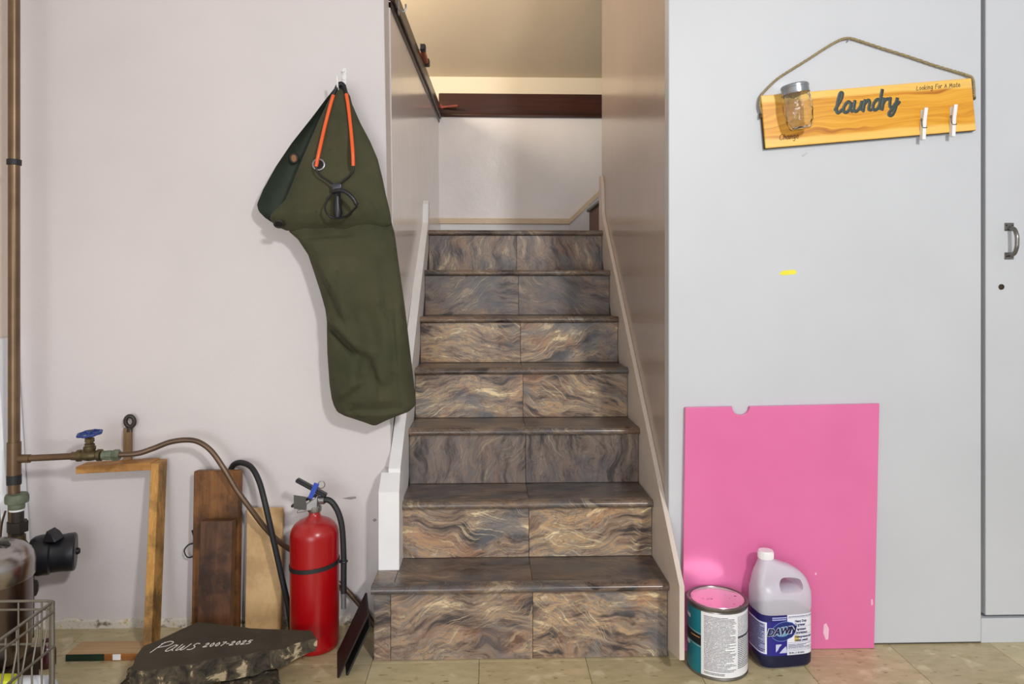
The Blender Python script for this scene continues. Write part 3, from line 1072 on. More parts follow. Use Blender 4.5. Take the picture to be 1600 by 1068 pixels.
b = new()
box(b, (gx, fb - 0.0004, 0.001), (X0 - 0.001, fb, 0.0205))
part('stained_edge', b, wood('batten_edge', (164, 104, 48), (120, 72, 34), 'X', 1.4), br)
b = new()
s0, s1 = atY(176, 1018, fb - 0.001), atY(188.5, 1018, fb - 0.001)
box(b, (s0.x, fb - 0.0014, 0.003), (s1.x, fb - 0.0006, 0.0195))
part('sticker', b, M['white'], br, label='small white square sticker')
b = new()
e0, e1 = atY(194, 668, 2.345), atY(206, 724, 2.345)
box(b, (e0.x, 2.338, e1.z - 0.008), (e1.x, 2.352, e0.z), 0.0015)
sk = part('hanging_stick', b, wood('grey_stick', (150, 118, 84), (112, 84, 58), 'Z', 2.0, dirt=(80, 66, 54), dirt_amt=0.5), fr)
b = new()
ec = atY(203, 658, 2.345)
torus(b, along(ec, (0.15, -1, 0)) @ Matrix.Rotation(0.15, 4, 'Z'), 0.0165, 0.0065, 28, 10, 0.78)
tube(b, [ec + Vector((0, 0, -0.018)), ec + Vector((-0.002, 0, -0.032))], 0.009, 12)
part('eye_ring', b, M['iron'], sk, smooth=60, label='dark rubber eye ring')

# ------------------------------------------------------------------ loose boards leaning on the wall
def board(name, label, x0, x1, yb, yt, t, z, m, skew=0.0, bev=0.002):
    b = new()
    hexa(b, [(x0, yb, 0.0), (x1, yb, 0.0), (x1, yb + t, 0.0), (x0, yb + t, 0.0),
             (x0 + skew, yt, z), (x1 + skew, yt, z), (x1 + skew, yt + t, z - 0.004), (x0 + skew, yt + t, z - 0.004)], bev)
    return tag(part(name, b, m), label, 'board')


za = atY(340, 735, 2.31).z
board('board', 'wide dark brown scarred board, tallest of the three leaning boards', atY(303, 735, 2.31).x, atY(374, 735, 2.31).x, 2.288, 2.308, 0.036, za,
      wood('dark_scarred_wood', (146, 98, 54), (92, 58, 30), 'Z', 0.8, 0.5, dirt=(46, 28, 18), dirt_amt=0.7, seed=2), bev=0.003)
zb_ = atY(340, 815, 2.245).z
board('board', 'short dark brown board leaning in front of the wide scarred board', atY(312, 815, 2.25).x, atY(363, 815, 2.25).x, 2.225, 2.255, 0.030, zb_,
      wood('dark_short_wood', (108, 72, 48), (68, 44, 32), 'Z', 0.8, 0.45, dirt=(40, 26, 22), dirt_amt=0.8, seed=8))
zc = atY(410, 794, 2.33).z
board('board', 'pale plywood offcut leaning on the wall beside the fire extinguisher', atY(385, 794, 2.335).x, atY(441, 794, 2.335).x, 2.318, 2.338, 0.016, zc,
      wood('pale_plywood', (216, 182, 134), (194, 154, 104), 'Z', 0.42, 0.55, knots=1.0, dirt=(150, 112, 74), dirt_amt=0.4, contrast=0.9, seed=4))

# black hose arching from behind the boards to the floor
b = new()
hp = [(361, 733, 2.3545), (366, 725, 2.349), (378, 722.5, 2.335), (393, 730, 2.308), (405, 752, 2.285), (414, 785, 2.262), (422, 820, 2.256), (430, 855, 2.258), (440, 900, 2.262), (450, 945, 2.265), (456, 985, 2.266)]
hp = [atY(*p) for p in hp]
hp.append(Vector((hp[-1].x + 0.004, 2.268, 0.009)))
hp.append(Vector((hp[-1].x - 0.03, 2.22, 0.009)))
tube(b, smoothpts(hp, 6), 0.0088, 12)
ho = tag(part('rubber_hose', b, M['rubber'], smooth=60), 'black rubber hose drooping to the floor beside the pale plywood', 'hose')
# small wire loop by the board
b = new()
wl_ = [(306, 838, 2.352), (300, 828, 2.35), (304, 846, 2.35), (294, 851, 2.345), (288, 860, 2.34), (293, 870, 2.34), (303, 868, 2.35), (310, 860, 2.356)]
tube(b, smoothpts([atY(*p) for p in wl_], 6), 0.0022, 8)
tag(part('wire_loop', b, M['rubber'], smooth=60), 'thin black wire loop sticking out left of the dark board', 'wire')

# ------------------------------------------------------------------ fire extinguisher
ex, ey = -0.522, 2.222
fe = thing('fire_extinguisher', 'red fire extinguisher with black hose standing on the floor', 'fire extinguisher', (ex, ey, 0))
R = 0.0715
k = NT('extinguisher_red')
k.set(rough=0.28, spec=0.5)
nd = k.noise(k.obj(), 14, 6, 0.65)
s = k.n('ShaderNodeSeparateXYZ')
k.l(k.obj(), s.inputs[0])
dust = k.math('MULTIPLY', k.ramp(s.outputs[2], [(0.34, (0, 0, 0)), (0.385, (1, 1, 1))]), k.ramp(nd.outputs[0], [(0.4, (0, 0, 0)), (0.65, (1, 1, 1))]))
k.color(k.mix(k.math('MULTIPLY', dust, 0.35), lin((156, 6, 14)), lin((196, 104, 102))))
b = new()
prof = [(0.0, 0.004), (R - 0.012, 0.0), (R - 0.003, 0.006), (R, 0.02), (R, 0.335)]
for a in range(1, 9):
    t = a / 8 * PI / 2 * 0.86
    prof.append((0.020 + (R - 0.020) * math.cos(t), 0.335 + 0.050 * math.sin(t)))
prof += [(0.018, 0.392), (0.016, 0.402), (0.016, 0.412), (0.0, 0.412)]
lathe(b, prof, 48, Matrix.Translation((ex, ey, 0)))
part('cylinder', b, k.m, fe, smooth=50)
b = new()
sp = [(ex + (R + 0.001) * math.cos(t), ey + (R + 0.001) * math.sin(t), 0.252 + 0.007 * math.cos(t - 0.2)) for t in [2 * PI * q / 48 for q in range(48)]]
tops = []
for q, p in enumerate(sp):
    p = Vector(p)
    c = Vector((ex, ey, 0))
    rad = Vector((p.x - ex, p.y - ey, 0)).normalized() * 0.0015
    tops.append([b.verts.new(p - rad + Vector((0, 0, -0.006))), b.verts.new(p + rad + Vector((0, 0, -0.006))), b.verts.new(p + rad + Vector((0, 0, 0.006))), b.verts.new(p - rad + Vector((0, 0, 0.006)))])
for a, c in zip(tops, tops[1:] + tops[:1]):
    for q in range(4):
        b.faces.new((a[q], c[q], c[(q + 1) % 4], a[(q + 1) % 4]))
bmesh.ops.recalc_face_normals(b, faces=b.faces)
part('strap', b, M['rubber'], fe, smooth=40)
# valve head (silver)
nz = 0.405
b = new()
lathe(b, [(0.019, 0.0), (0.021, 0.004), (0.021, 0.016), (0.017, 0.020), (0.015, 0.045), (0.0, 0.045)], 20, Matrix.Translation((ex, ey, nz)))
hexa(b, [(ex - 0.046, ey - 0.026, nz + 0.002), (ex + 0.012, ey - 0.018, nz + 0.012), (ex + 0.012, ey + 0.018, nz + 0.012), (ex - 0.046, ey + 0.012, nz + 0.002),
         (ex - 0.046, ey - 0.026, nz + 0.009), (ex + 0.014, ey - 0.018, nz + 0.052), (ex + 0.014, ey + 0.018, nz + 0.052), (ex - 0.046, ey + 0.012, nz + 0.009)], 0.002)
lathe(b, [(0.012, 0), (0.012, 0.022), (0.009, 0.026)], 16, along((ex + 0.008, ey, nz + 0.034), (1, -0.1, 0.0)))
vh = part('valve_head', b, M['steel'], fe, smooth=35, label='silver valve head')
b = new()
g0 = atY(457, 752, ey - 0.01)
g1 = atY(508, 774, ey)
def bar(bm, p, q, w, t):
    p, q = Vector(p), Vector(q)
    d = (q - p).normalized()
    s = d.cross(Vector((0, 1, 0))).normalized() * t
    y = Vector((0, w, 0))
    hexa(bm, [p - y - s, q - y - s, q + y - s, p + y - s, p - y + s, q - y + s, q + y + s, p + y + s], min(w, t) * 0.5)
bar(b, g0 + Vector((0.012, 0, 0.006)), g1 + Vector((0.004, 0, 0)), 0.011, 0.006)
part('squeeze_lever', b, M['black'], fe)
b = new()
bar(b, atY(456, 790, ey), atY(495, 772, ey), 0.011, 0.004)
part('carry_handle', b, M['black'], fe)
b = new()
a0, a1 = atY(459, 773, ey - 0.03), atY(478, 795, ey - 0.03)
hexa(b, [(a0.x, ey - 0.031, a1.z + 0.002), (a1.x, ey - 0.029, a1.z - 0.004), (a1.x, ey - 0.027, a1.z - 0.004), (a0.x, ey - 0.029, a1.z + 0.002),
         (a0.x, ey - 0.031, a0.z), (a1.x, ey - 0.029, a0.z - 0.006), (a1.x, ey - 0.027, a0.z - 0.006), (a0.x, ey - 0.029, a0.z)])
gp = part('gauge_plate', b, M['dark_steel'], vh, label='dark label plate')
b = new()
hexa(b, [Vector((-0.017, -0.001, -0.024)) + atY(490, 765, ey - 0.024), Vector((-0.004, -0.001, -0.026)) + atY(490, 765, ey - 0.024), Vector((-0.004, 0.001, -0.026)) + atY(490, 765, ey - 0.024), Vector((-0.017, 0.001, -0.024)) + atY(490, 765, ey - 0.024),
         Vector((0.002, -0.001, 0.022)) + atY(490, 765, ey - 0.024), Vector((0.017, -0.001, 0.017)) + atY(490, 765, ey - 0.024), Vector((0.017, 0.001, 0.017)) + atY(490, 765, ey - 0.024), Vector((0.002, 0.001, 0.022)) + atY(490, 765, ey - 0.024)])
part('seal_tag', b, plain('blue_tag', (30, 70, 176), 0.4), vh, label='blue plastic seal tag')
b = new()
rc = atY(502, 757, ey - 0.012)
torus(b, along(rc, (0.3, -1, 0)), 0.0105, 0.0014, 24, 6)
tube(b, [rc + Vector((-0.008, 0, -0.006)), rc + Vector((-0.016, 0.006, -0.024))], 0.0016, 8)
part('pull_pin', b, M['steel'], vh, smooth=60)
b = new()
hz = [(507, 780), (514, 781), (521, 787), (528, 799), (533, 815), (535.5, 835), (537, 870), (537, 900), (537, 926)]
HP = [atY(x, y, ey - 0.012) for x, y in hz]
tube(b, smoothpts(HP, 6), 0.0088, 14)
hs = part('hose', b, M['rubber'], fe, smooth=60)
b = new()
ne = HP[-1]
lathe(b, [(0.0085, 0.0), (0.0085, -0.012), (0.0075, -0.013), (0.0075, -0.046), (0.005, -0.047), (0.0, -0.042)], 16, Matrix.Translation(ne))
part('nozzle', b, plain('grey_nozzle', (128, 126, 128), 0.45, 0.5), hs, smooth=35)
b = new()
cz = 0.259
torus(b, Matrix.Translation((HP[-3].x, HP[-3].y, cz)), 0.010, 0.003, 20, 8)
box(b, (ex + R - 0.004, ey - 0.016, cz - 0.004), (HP[-3].x - 0.006, ey - 0.008, cz + 0.004), 0.001)
part('hose_clip', b, M['black'], fe, smooth=40)

# ------------------------------------------------------------------ two dark sheets leaning on the step
bp = thing('dark_panel', 'pair of thin dark brown sheets leaning against the left end of the first step', 'panel', (-0.41, 2.1, 0))
m_dk = plain('dark_brown_sheet', (36, 27, 27), 0.6, var=0.15, spec=0.3)
m_dk2 = plain('black_sheet', (30, 28, 28), 0.6, var=0.2, bump=0.4)
for q, (off, name, m, topz) in enumerate(((0.0, 'front_sheet', m_dk, 0.175), (0.022, 'back_sheet', m_dk2, 0.135))):
    b = new()
    t = 0.006
    lean = 0.083 * topz / 0.175
    fb0 = Vector((-0.418 + off, 2.04 + 0.012 * q, 0))
    bb0 = Vector((-0.448 + off, 2.185, 0))
    up = Vector((lean, 0, topz))
    tt = Vector((t, 0, 0))
    hexa(b, [fb0, fb0 + tt, bb0 + tt, bb0, fb0 + up, fb0 + up + tt, bb0 + up + tt, bb0 + up], 0.001)
    part(name, b, m, bp)

# ------------------------------------------------------------------ memorial stone
k = NT('slab_stone')
k.set(rough=0.75, spec=0.3)
n1 = k.noise(k.obj(), 12, 6, 0.6)
k.color(k.mix(k.ramp(n1.outputs[0], [(0.3, (0, 0, 0)), (0.7, (1, 1, 1))]), lin((58, 54, 46)), lin((76, 68, 56))))
k.bump(k.noise(k.obj(), 90, 5).outputs[0], 0.25, 0.003)
m_st = k.m
k = NT('slab_broken_edge')
k.set(rough=0.85, spec=0.3)
n1 = k.noise(k.obj(), 26, 7, 0.65, 0.6)
k.color(k.ramp(n1.outputs[0], [(0.36, lin((40, 36, 32))), (0.50, lin((74, 66, 54))), (0.56, lin((88, 78, 62))), (0.59, lin((158, 142, 114))), (0.68, lin((178, 162, 134)))]))
k.bump(n1.outputs[0], 0.9, 0.012)
m_se = k.m
TZ = 0.105
top_px = [(205, 1046), (214, 1022), (225, 1008), (245, 1001), (280, 984), (308, 971.5), (345, 975), (392, 981), (440, 983), (486, 984.5), (494, 997), (478, 1000), (458, 1006), (445, 1013), (428, 1015), (412, 1015), (395, 1020), (360, 1026), (330, 1029), (300, 1037), (262, 1042), (230, 1048)]
def slab_z(px):   # the right end dips a little
    return TZ
tp = [atZ(x, y, slab_z(x)) for x, y in top_px]
cen = Vector((sum(p.x for p in tp) / len(tp), sum(p.y for p in tp) / len(tp), 0))
me_stone = thing('memorial_stone', 'flat dark stone slab lettered in white paint on the floor', 'stone', (cen.x, cen.y, 0))
b = new()
rows = []
NL = 5
dense = []
idx = len(tp)
for i in range(idx):
    a, c = tp[i], tp[(i + 1) % idx]
    n_ = max(2, int((c - a).length / 0.012))
    for q in range(n_):
        dense.append(a.lerp(c, q / n_))
ND = len(dense)
def thick(p):
    return 0.060 if p.x < -0.62 else 0.060 - 0.026 * min(1, (p.x + 0.62) / 0.14)
for lv in range(NL + 1):
    ring = []
    for p in dense:
        out = Vector((p.x - cen.x, p.y - cen.y, 0)).normalized()
        zz = p.z - thick(p) * lv / NL
        j = 0
        if 0 < lv:
            nn = mnoise.noise(Vector((p.x * 28, p.y * 28, zz * 40)))
            j = 0.004 * nn + (0.003 if 1 <= lv <= 3 else 0.0)
            zz += 0.003 * mnoise.noise(Vector((p.x * 40, 3, zz * 30)))
        else:
            j = 0.002 * mnoise.noise(Vector((p.x * 60, p.y * 60, 0)))
        q = p + out * j
        ring.append(b.verts.new((q.x, q.y, zz)))
    rows.append(ring)
ft = b.faces.new(rows[0])
ft.material_index = 0
for lv in range(NL):
    for i in range(ND):
        j = (i + 1) % ND
        f = b.faces.new((rows[lv][i], rows[lv + 1][i], rows[lv + 1][j], rows[lv][j]))
        f.material_index = 1
fbm = b.faces.new(rows[NL][::-1])
fbm.material_index = 1
bmesh.ops.triangulate(b, faces=[ft, fbm])
bmesh.ops.recalc_face_normals(b, faces=b.faces)
part('slab', b, [m_st, m_se], me_stone)
# smaller broken stone under it
def rock(name, c, sx, sy, sz, m, parent, seed):
    b = new()
    bmesh.ops.create_icosphere(b, subdivisions=3, radius=1)
    for v in b.verts:
        n_ = mnoise.noise(v.co * 1.7 + Vector((seed, 0, 0))) * 0.35 + mnoise.noise(v.co * 5 + Vector((seed, 4, 0))) * 0.12
        d = v.co.copy()
        d = Vector((max(-.75, min(.75, d.x)), max(-.75, min(.75, d.y)), max(-.6, min(.6, d.z))))
        v.co = Vector((c[0] + d.x * sx * (1 + n_), c[1] + d.y * sy * (1 + n_), c[2] + d.z * sz * (1 + n_ * (0.1 if d.z <= -0.55 else 0.3))))
    return part(name, b, m, parent)
ru = rock('small_stone', (-0.645, 1.985, 0.017), 0.10, 0.09, 0.028, m_se, None, 3.0)
tag(ru, 'small rough stone wedged beneath the right half of the lettered slab', 'stone')
ru2 = rock('small_stone', (-0.90, 2.05, 0.017), 0.11, 0.10, 0.028, m_se, None, 9.0)
tag(ru2, 'dark rough stone poking out beneath the left end of the lettered slab', 'stone')
# lettering
o0 = atZ(235, 1019, TZ)
xd = (atZ(387, 1008, TZ) - o0).normalized()
yd = Vector((-xd.y, xd.x, 0))
m_wp = plain('white_brush_paint', (232, 230, 226), 0.6, var=0.03)
b = new()
def on_stone(org):
    def fn(u, v, h):
        p = org + xd * u + yd * v * 1.5
        return Vector((p.x, p.y, TZ + 0.0003 + h))
    return fn
wdt = (atZ(303, 1014, TZ) - atZ(238, 1018, TZ)).length
write(b, 'Paws', wdt / 4.7, 0.0028, on_stone(atZ(235, 1019, TZ)), shear=0.55)
wdt2 = (atZ(389, 1008, TZ) - atZ(317, 1010, TZ)).length
write(b, '2007-2025', wdt2 / 9.2, 0.0028, on_stone(atZ(317, 1010.5, TZ)), shear=0.35)
part('lettering', b, m_wp, me_stone, label='white hand-painted words')

# ------------------------------------------------------------------ olive duffel bag
BY = YL - 0.075
bag = thing('duffel_bag', 'olive canvas duffel bag hanging on the left wall by the stairs', 'bag', tuple(atY(545, 664, BY)))
k = NT('olive_canvas')
k.set(rough=0.85, spec=0.15, sheen=0.04)
n1 = k.noise(k.obj(), 7, 5, 0.6)
col = k.mix(k.ramp(n1.outputs[0], [(0.3, (0, 0, 0)), (0.7, (1, 1, 1))]), lin((60, 62, 45)), lin((76, 74, 55)))
n2 = k.noise(k.mapping(k.obj(), loc=(3, 1, 2)), 16, 4, 0.6)
col = k.mix(k.math('MULTIPLY', k.ramp(n2.outputs[0], [(0.62, (0, 0, 0)), (0.72, (1, 1, 1))]), 0.5), col, lin((44, 46, 32)))
k.color(col)
k.bump(k.noise(k.obj(), 420, 2).outputs[0], 0.15, 0.002)
m_bag = k.m
m_in = plain('dark_green_lining', (46, 56, 44), 0.8, var=0.1)


def interp(rows, y):
    for a, c in zip(rows, rows[1:]):
        if a[0] <= y <= c[0]:
            t = (y - a[0]) / (c[0] - a[0]) if c[0] > a[0] else 0
            return [a[i] + (c[i] - a[i]) * t for i in range(1, len(a))]
    return list(rows[-1][1:])


def fold(px, py, ax, ay, bx, by, w, amp):
    """ridge of height amp along a line in the cloth's own front view: soft on one side, a sharp tuck on the other"""
    dx, dy = bx - ax, by - ay
    L = math.hypot(dx, dy)
    t = ((px - ax) * dx + (py - ay) * dy) / (L * L)
    tc = max(0, min(1, t))
    d = math.hypot(px - ax - tc * dx, py - ay - tc * dy)
    side = (px - ax) * dy - (py - ay) * dx
    ww = w * (1.9 if side > 0 else 0.55)
    fade = max(0.0, min(1.0, 3.5 * min(tc + 0.05, 1.05 - tc)))
    return amp * fade * math.exp(-(d / ww) ** 2)


def cloth(rows, yc, folds, step=5, seg=40, power=0.8, amp=0.004, seed=0.0, gain=1.6):
    """Loft of closed sections; each row = (py, left px, right px, half depth, centre Y)."""
    b = new()
    rings = []
    y = rows[0][0]
    while y <= rows[-1][0] + 1e-6:
        l, r, hd, cy = interp(rows, y)
        a, c = atY(l, y, cy), atY(r, y, cy)
        ring = []
        for q in range(seg):
            t = 2 * PI * q / seg
            cx = math.cos(t)
            sy = math.sin(t)
            u = 0.5 + 0.5 * math.copysign(abs(cx) ** power, cx)
            p = a.lerp(c, u)
            p = Vector((p.x, cy + hd * math.copysign(abs(sy) ** 0.9, sy), p.z))
            if sy < 0:
                px = l + (r - l) * u
                k_ = min(1.0, abs(sy) * 1.6)
                for f in folds:
                    p.y -= fold(px, y, *f) * k_ * gain
                p.y -= amp * mnoise.noise(Vector((px * 0.028 + seed, y * 0.016, 0))) * k_
            ring.append(b.verts.new(p))
        rings.append(ring)
        y += step
    for a, c in zip(rings, rings[1:]):
        for q in range(seg):
            b.faces.new((a[q], c[q], c[(q + 1) % seg], a[(q + 1) % seg]))
    b.faces.new(rings[0])
    b.faces.new(rings[-1][::-1])
    bmesh.ops.recalc_face_normals(b, faces=b.faces)
    return b


tube_rows = [(318, 452, 606, 0.03, BY), (345, 452, 611, 0.042, BY), (362, 452, 616, 0.047, BY), (374, 466, 618, 0.05, BY), (398, 482, 621, 0.054, BY), (455, 501, 629, 0.057, BY), (483, 509, 633, 0.058, BY), (500, 511, 635, 0.058, BY), (551, 512, 641, 0.06, BY), (600, 515.5, 647, 0.062, BY), (622, 519, 649.5, 0.062, BY), (632, 522, 650, 0.06, BY), (642, 527, 640, 0.055, BY), (648, 538, 624, 0.046, BY), (655, 558, 606, 0.034, BY), (663, 580, 590, 0.014, BY)]
folds = [(500, 400, 560, 520, 9, 0.010), (514, 490, 575, 552, 8, 0.016), (512, 505, 565, 558, 7, -0.008), (575, 545, 566, 590, 8, -0.010), (585, 550, 608, 600, 9, 0.009), (560, 470, 590, 545, 10, -0.008), (530, 620, 575, 585, 10, 0.007), (595, 400, 628, 590, 12, -0.006), (600, 560, 600, 640, 12, 0.006), (540, 640, 640, 634, 6, -0.006), (470, 372, 560, 366, 8, -0.008), (540, 420, 545, 500, 14, 0.006), (620, 470, 632, 640, 9, 0.006)]
part('body', cloth(tube_rows, BY, folds, 2.5, 96, 0.8, 0.010, 2.0, 2.5), m_bag, bag, smooth=180)
CYF = BY - 0.030
cuff_rows = [(140, 523, 541, 0.008, CYF + 0.02), (150, 517, 547, 0.014, CYF + 0.016), (162, 511, 550, 0.018, CYF + 0.014), (192, 497, 563, 0.026, CYF + 0.01), (220, 485, 578, 0.032, CYF + 0.006), (248, 473, 590, 0.036, CYF + 0.002), (280, 460, 598, 0.038, CYF), (300, 452, 602, 0.039, CYF), (313, 446, 605, 0.040, CYF), (325, 434, 608, 0.040, CYF), (335, 424, 610, 0.040, CYF), (342, 422, 611, 0.037, CYF + 0.004), (350, 428, 612, 0.030, CYF + 0.008), (357, 440, 600, 0.018, CYF + 0.012), (362, 452, 540, 0.008, CYF + 0.014)]
cfolds = [(540, 160, 540, 240, 14, 0.006), (505, 330, 520, 230, 12, 0.005), (590, 300, 560, 330, 9, 0.008), (575, 300, 600, 345, 8, -0.010), (450, 330, 540, 300, 14, 0.006), (560, 230, 596, 300, 9, -0.004), (500, 355, 560, 335, 8, 0.006)]
part('cuff', cloth(cuff_rows, BY, cfolds, 2.5, 96, 0.75, 0.004, 5.0, 1.1), m_bag, bag, smooth=180)
# inside of the open mouth: curved back panel
mrows = [(136, 524, 534), (156, 508, 525), (184, 487, 508), (223, 456, 496), (260, 431, 485), (296, 411, 470), (319, 401.5, 460), (330, 404, 450), (340, 414, 442), (348, 426, 440)]
b = new()
gridf, gridb = [], []
y = 136
while y <= 348:
    l, r = interp(mrows, y)
    rf, rb = [], []
    for q in range(9):
        u = q / 8
        Yc = YL - 0.035 + 0.018 * math.sin(PI * u) - 0.035 * (1 - u) ** 2
        p = atY(l + (r - l) * u, y, Yc)
        rf.append(b.verts.new(p))
        rb.append(b.verts.new(p + Vector((0, 0.004, 0))))
    gridf.append(rf)
    gridb.append(rb)
    y += 4
for a, c in zip(gridf, gridf[1:]):
    for q in range(8):
        b.faces.new((a[q], c[q], c[q + 1], a[q + 1]))
for a, c in zip(gridb, gridb[1:]):
    for q in range(8):
        b.faces.new((a[q + 1], c[q + 1], c[q], a[q]))
for i in range(len(gridf) - 1):
    for q in (0, 8):
        b.faces.new((gridf[i][q], gridb[i][q], gridb[i + 1][q], gridf[i + 1][q]))
for i in (0, -1):
    for q in range(8):
        b.faces.new((gridf[i][q], gridf[i][q + 1], gridb[i][q + 1], gridb[i][q]))
bmesh.ops.recalc_face_normals(b, faces=b.faces)
inn = part('mouth_lining', b, m_in, bag, smooth=60, label='dark inside of the open bag mouth')
# grommets
fy = CYF - 0.043
def grommet(name, px, py, Y, r, sx, n, m_ring, parent, hole_c):
    b = new()
    c = atY(px, py, Y)
    torus(b, along(c, n), r, r * 0.22, 24, 8, sx)
    g = part(name, b, m_ring, parent, smooth=60)
    b = new()
    lathe(b, [(r, -0.001), (r, 0.0008), (0.0, 0.001)], 20, along(c, n))
    part('eyelet_hole', b, hole_c, g)
    return g
m_black = plain('black_hole', (14, 14, 16), 0.8)
grommet('grommet', 498, 257, fy + 0.001, 0.0165, 1.0, (0.1, -1, 0.1), M['steel'], bag, m_black)
grommet('grommet', 459, 247, YL - 0.043, 0.014, 0.8, (0.5, -1, 0), M['iron'], bag, plain('light_through_eyelet', (150, 104, 66), 0.7))
grommet('grommet', 436, 350, CYF - 0.030, 0.014, 1.0, (0.1, -0.7, -0.8), M['iron'], bag, m_black)
b = new()
tp0 = atY(530, 152, CYF - 0.004)
hexa(b, [atY(515, 150, CYF + 0.012), atY(545, 150, CYF + 0.012), atY(545, 150, CYF + 0.03), atY(515, 150, CYF + 0.03),
         atY(528, 131, CYF + 0.022), atY(540, 131, CYF + 0.022), atY(540, 131, CYF + 0.034), atY(528, 131, CYF + 0.034)], 0.002)
part('hanging_loop', b, plain('dark_green_webbing', (40, 46, 36), 0.8), bag)
# hook on the wall
b = new()
h0 = atY(538, 112, YL)
tube(b, [h0 + Vector((0, 0.004, 0)), h0 + Vector((0, -0.012, 0))], 0.004, 10)
lathe(b, [(0.0, 0), (0.008, 0.001), (0.008, 0.004), (0.0, 0.006)], 16, along(h0, (0, -1, 0)))
lathe(b, [(0.0, 0), (0.007, 0.001), (0.007, 0.004), (0.0, 0.006)], 16, along(atY(538, 122, YL), (0, -1, 0)))
box(b, (h0.x - 0.006, YL - 0.002, atY(538, 138, YL).z), (h0.x + 0.006, YL, h0.z + 0.012), 0.001)
hb = atY(538, 135, YL)
tube(b, smoothpts([hb, hb + Vector((0, -0.03, -0.020)), hb + Vector((0, -0.075, -0.036)), hb + Vector((0.0, -0.105, -0.030)), hb + Vector((0.0, -0.112, -0.005)), hb + Vector((-0.004, -0.108, 0.006))], 6), 0.0032, 10)
whk = tag(part('wall_hook', b, M['white'], smooth=50), 'white wall hook holding up the olive duffel bag', 'hook')

# slingshot hanging over the bag
SY = CYF - 0.066
sl = thing('slingshot', 'black slingshot with orange bands hanging in front of the duffel bag', 'slingshot', tuple(atY(527, 340, SY)))
m_or = plain('orange_band', (236, 98, 48), 0.35, var=0.05)
m_bk = plain('black_coated_steel', (30, 32, 36), 0.35, 0.3, var=0.1)
TY = CYF - 0.008
b = new()
for pts in ([(521, 149, TY), (516, 165, TY - 0.01), (507, 200, TY - 0.028), (498, 240, SY - 0.002), (494, 260, SY)],
            [(541, 147, TY), (544, 165, TY - 0.01), (548, 200, TY - 0.028), (551, 235, SY - 0.002), (552, 259, SY)]):
    P = smoothpts([atY(*p) for p in pts], 5)
    bb = new()
    tube(bb, P, 0.0054, 10)
    part('band', bb, m_or, sl, smooth=60, label='orange rubber band')
b.free()
b = new()
pts = [atY(x, y, Y) for x, y, Y in ((520, 150, TY + 0.002), (527, 135, TY + 0.012), (533, 131, TY + 0.014), (538, 136, TY + 0.012), (541, 148, TY + 0.002))]
tube(b, smoothpts(pts, 5), [0.003 + 0.0045 * math.sin(PI * i / 20) for i in range(21)], 10)
part('pouch', b, M['black'], sl, smooth=60)
for pts in ([(494, 256, SY), (494.5, 266, SY), (500, 274, SY), (510, 281, SY), (522, 289, SY)], [(552, 255, SY), (552.5, 265, SY), (549, 272, SY), (540, 279, SY), (530, 287, SY)]):
    b = new()
    tube(b, smoothpts([atY(*p) for p in pts], 5), 0.0031, 10)
    part('fork_arm', b, m_bk, sl, smooth=60)
b = new()
c0, c1 = atY(519, 297, SY), atY(534, 287, SY)
box(b, (c0.x, SY - 0.008, c0.z), (c1.x, SY + 0.008, c1.z), 0.003, seg=2)
part('yoke', b, plain('grey_black_yoke', (52, 54, 64), 0.35), sl, smooth=40)
b = new()
g = [(526, 296, 0.0105), (527, 308, 0.0095), (527, 322, 0.012), (528, 333, 0.0135), (528, 340, 0.010)]
tube(b, [atY(x, y, SY) for x, y, r in g], [r for _, _, r in g], 14)
part('grip', b, M['black'], sl, smooth=50)
b = new()
P = smoothpts([atY(518, 301, SY - 0.02), atY(526, 297.5, SY - 0.03), atY(539, 299, SY - 0.034), atY(551, 309, SY - 0.034), atY(558, 321, SY - 0.03)], 6)
tube(b, P, [0.0035] + [0.0062] * (len(P) - 2) + [0.004], 12)
part('wrist_brace', b, M['black'], sl, smooth=50)
b = new()
tube(b, smoothpts([atY(518, 302, SY - 0.02), atY(509, 318, SY - 0.014), atY(508, 328, SY - 0.01), atY(515, 338, SY - 0.004), atY(525, 341, SY)], 5), 0.0026, 8)
tube(b, smoothpts([atY(558, 322, SY - 0.03), atY(549, 331, SY - 0.016), atY(542, 337, SY - 0.008), atY(530, 341, SY)], 5), 0.0032, 8)
part('brace_wire', b, m_bk, sl, smooth=60)

# ------------------------------------------------------------------ pink panel
pp = [(1072, 637), (1144, 633.5), (1376, 631), (1366, 1011), (1060, 1014)]
PF = YR - 0.022
outl = []
a = atY(1072, 637, PF)
c = atY(1376, 631, PF)
nc, nr = atY(1159, 633, PF), (atY(1173, 633, PF) - atY(1145, 633, PF)).length / 2
ztop = lambda x: a.z + (c.z - a.z) * (x - a.x) / (c.x - a.x)
outl.append((a.x, a.z))
for q in range(13):
    t = PI + PI * q / 12
    outl.append((nc.x + nr * math.cos(t), ztop(nc.x) - 0.0005 + (0 if q in (0, 12) else 1) * nr * 0.95 * math.sin(t)))
outl.append((c.x, c.z))
bl, brr = atY(1062, 1012, PF), atY(1366, 1011, PF)
outl += [(brr.x, 0.001), (a.x - 0.012, 0.001)]
b = new()
prism(b, outl, 'Y', PF, PF + 0.014, 0.0012)
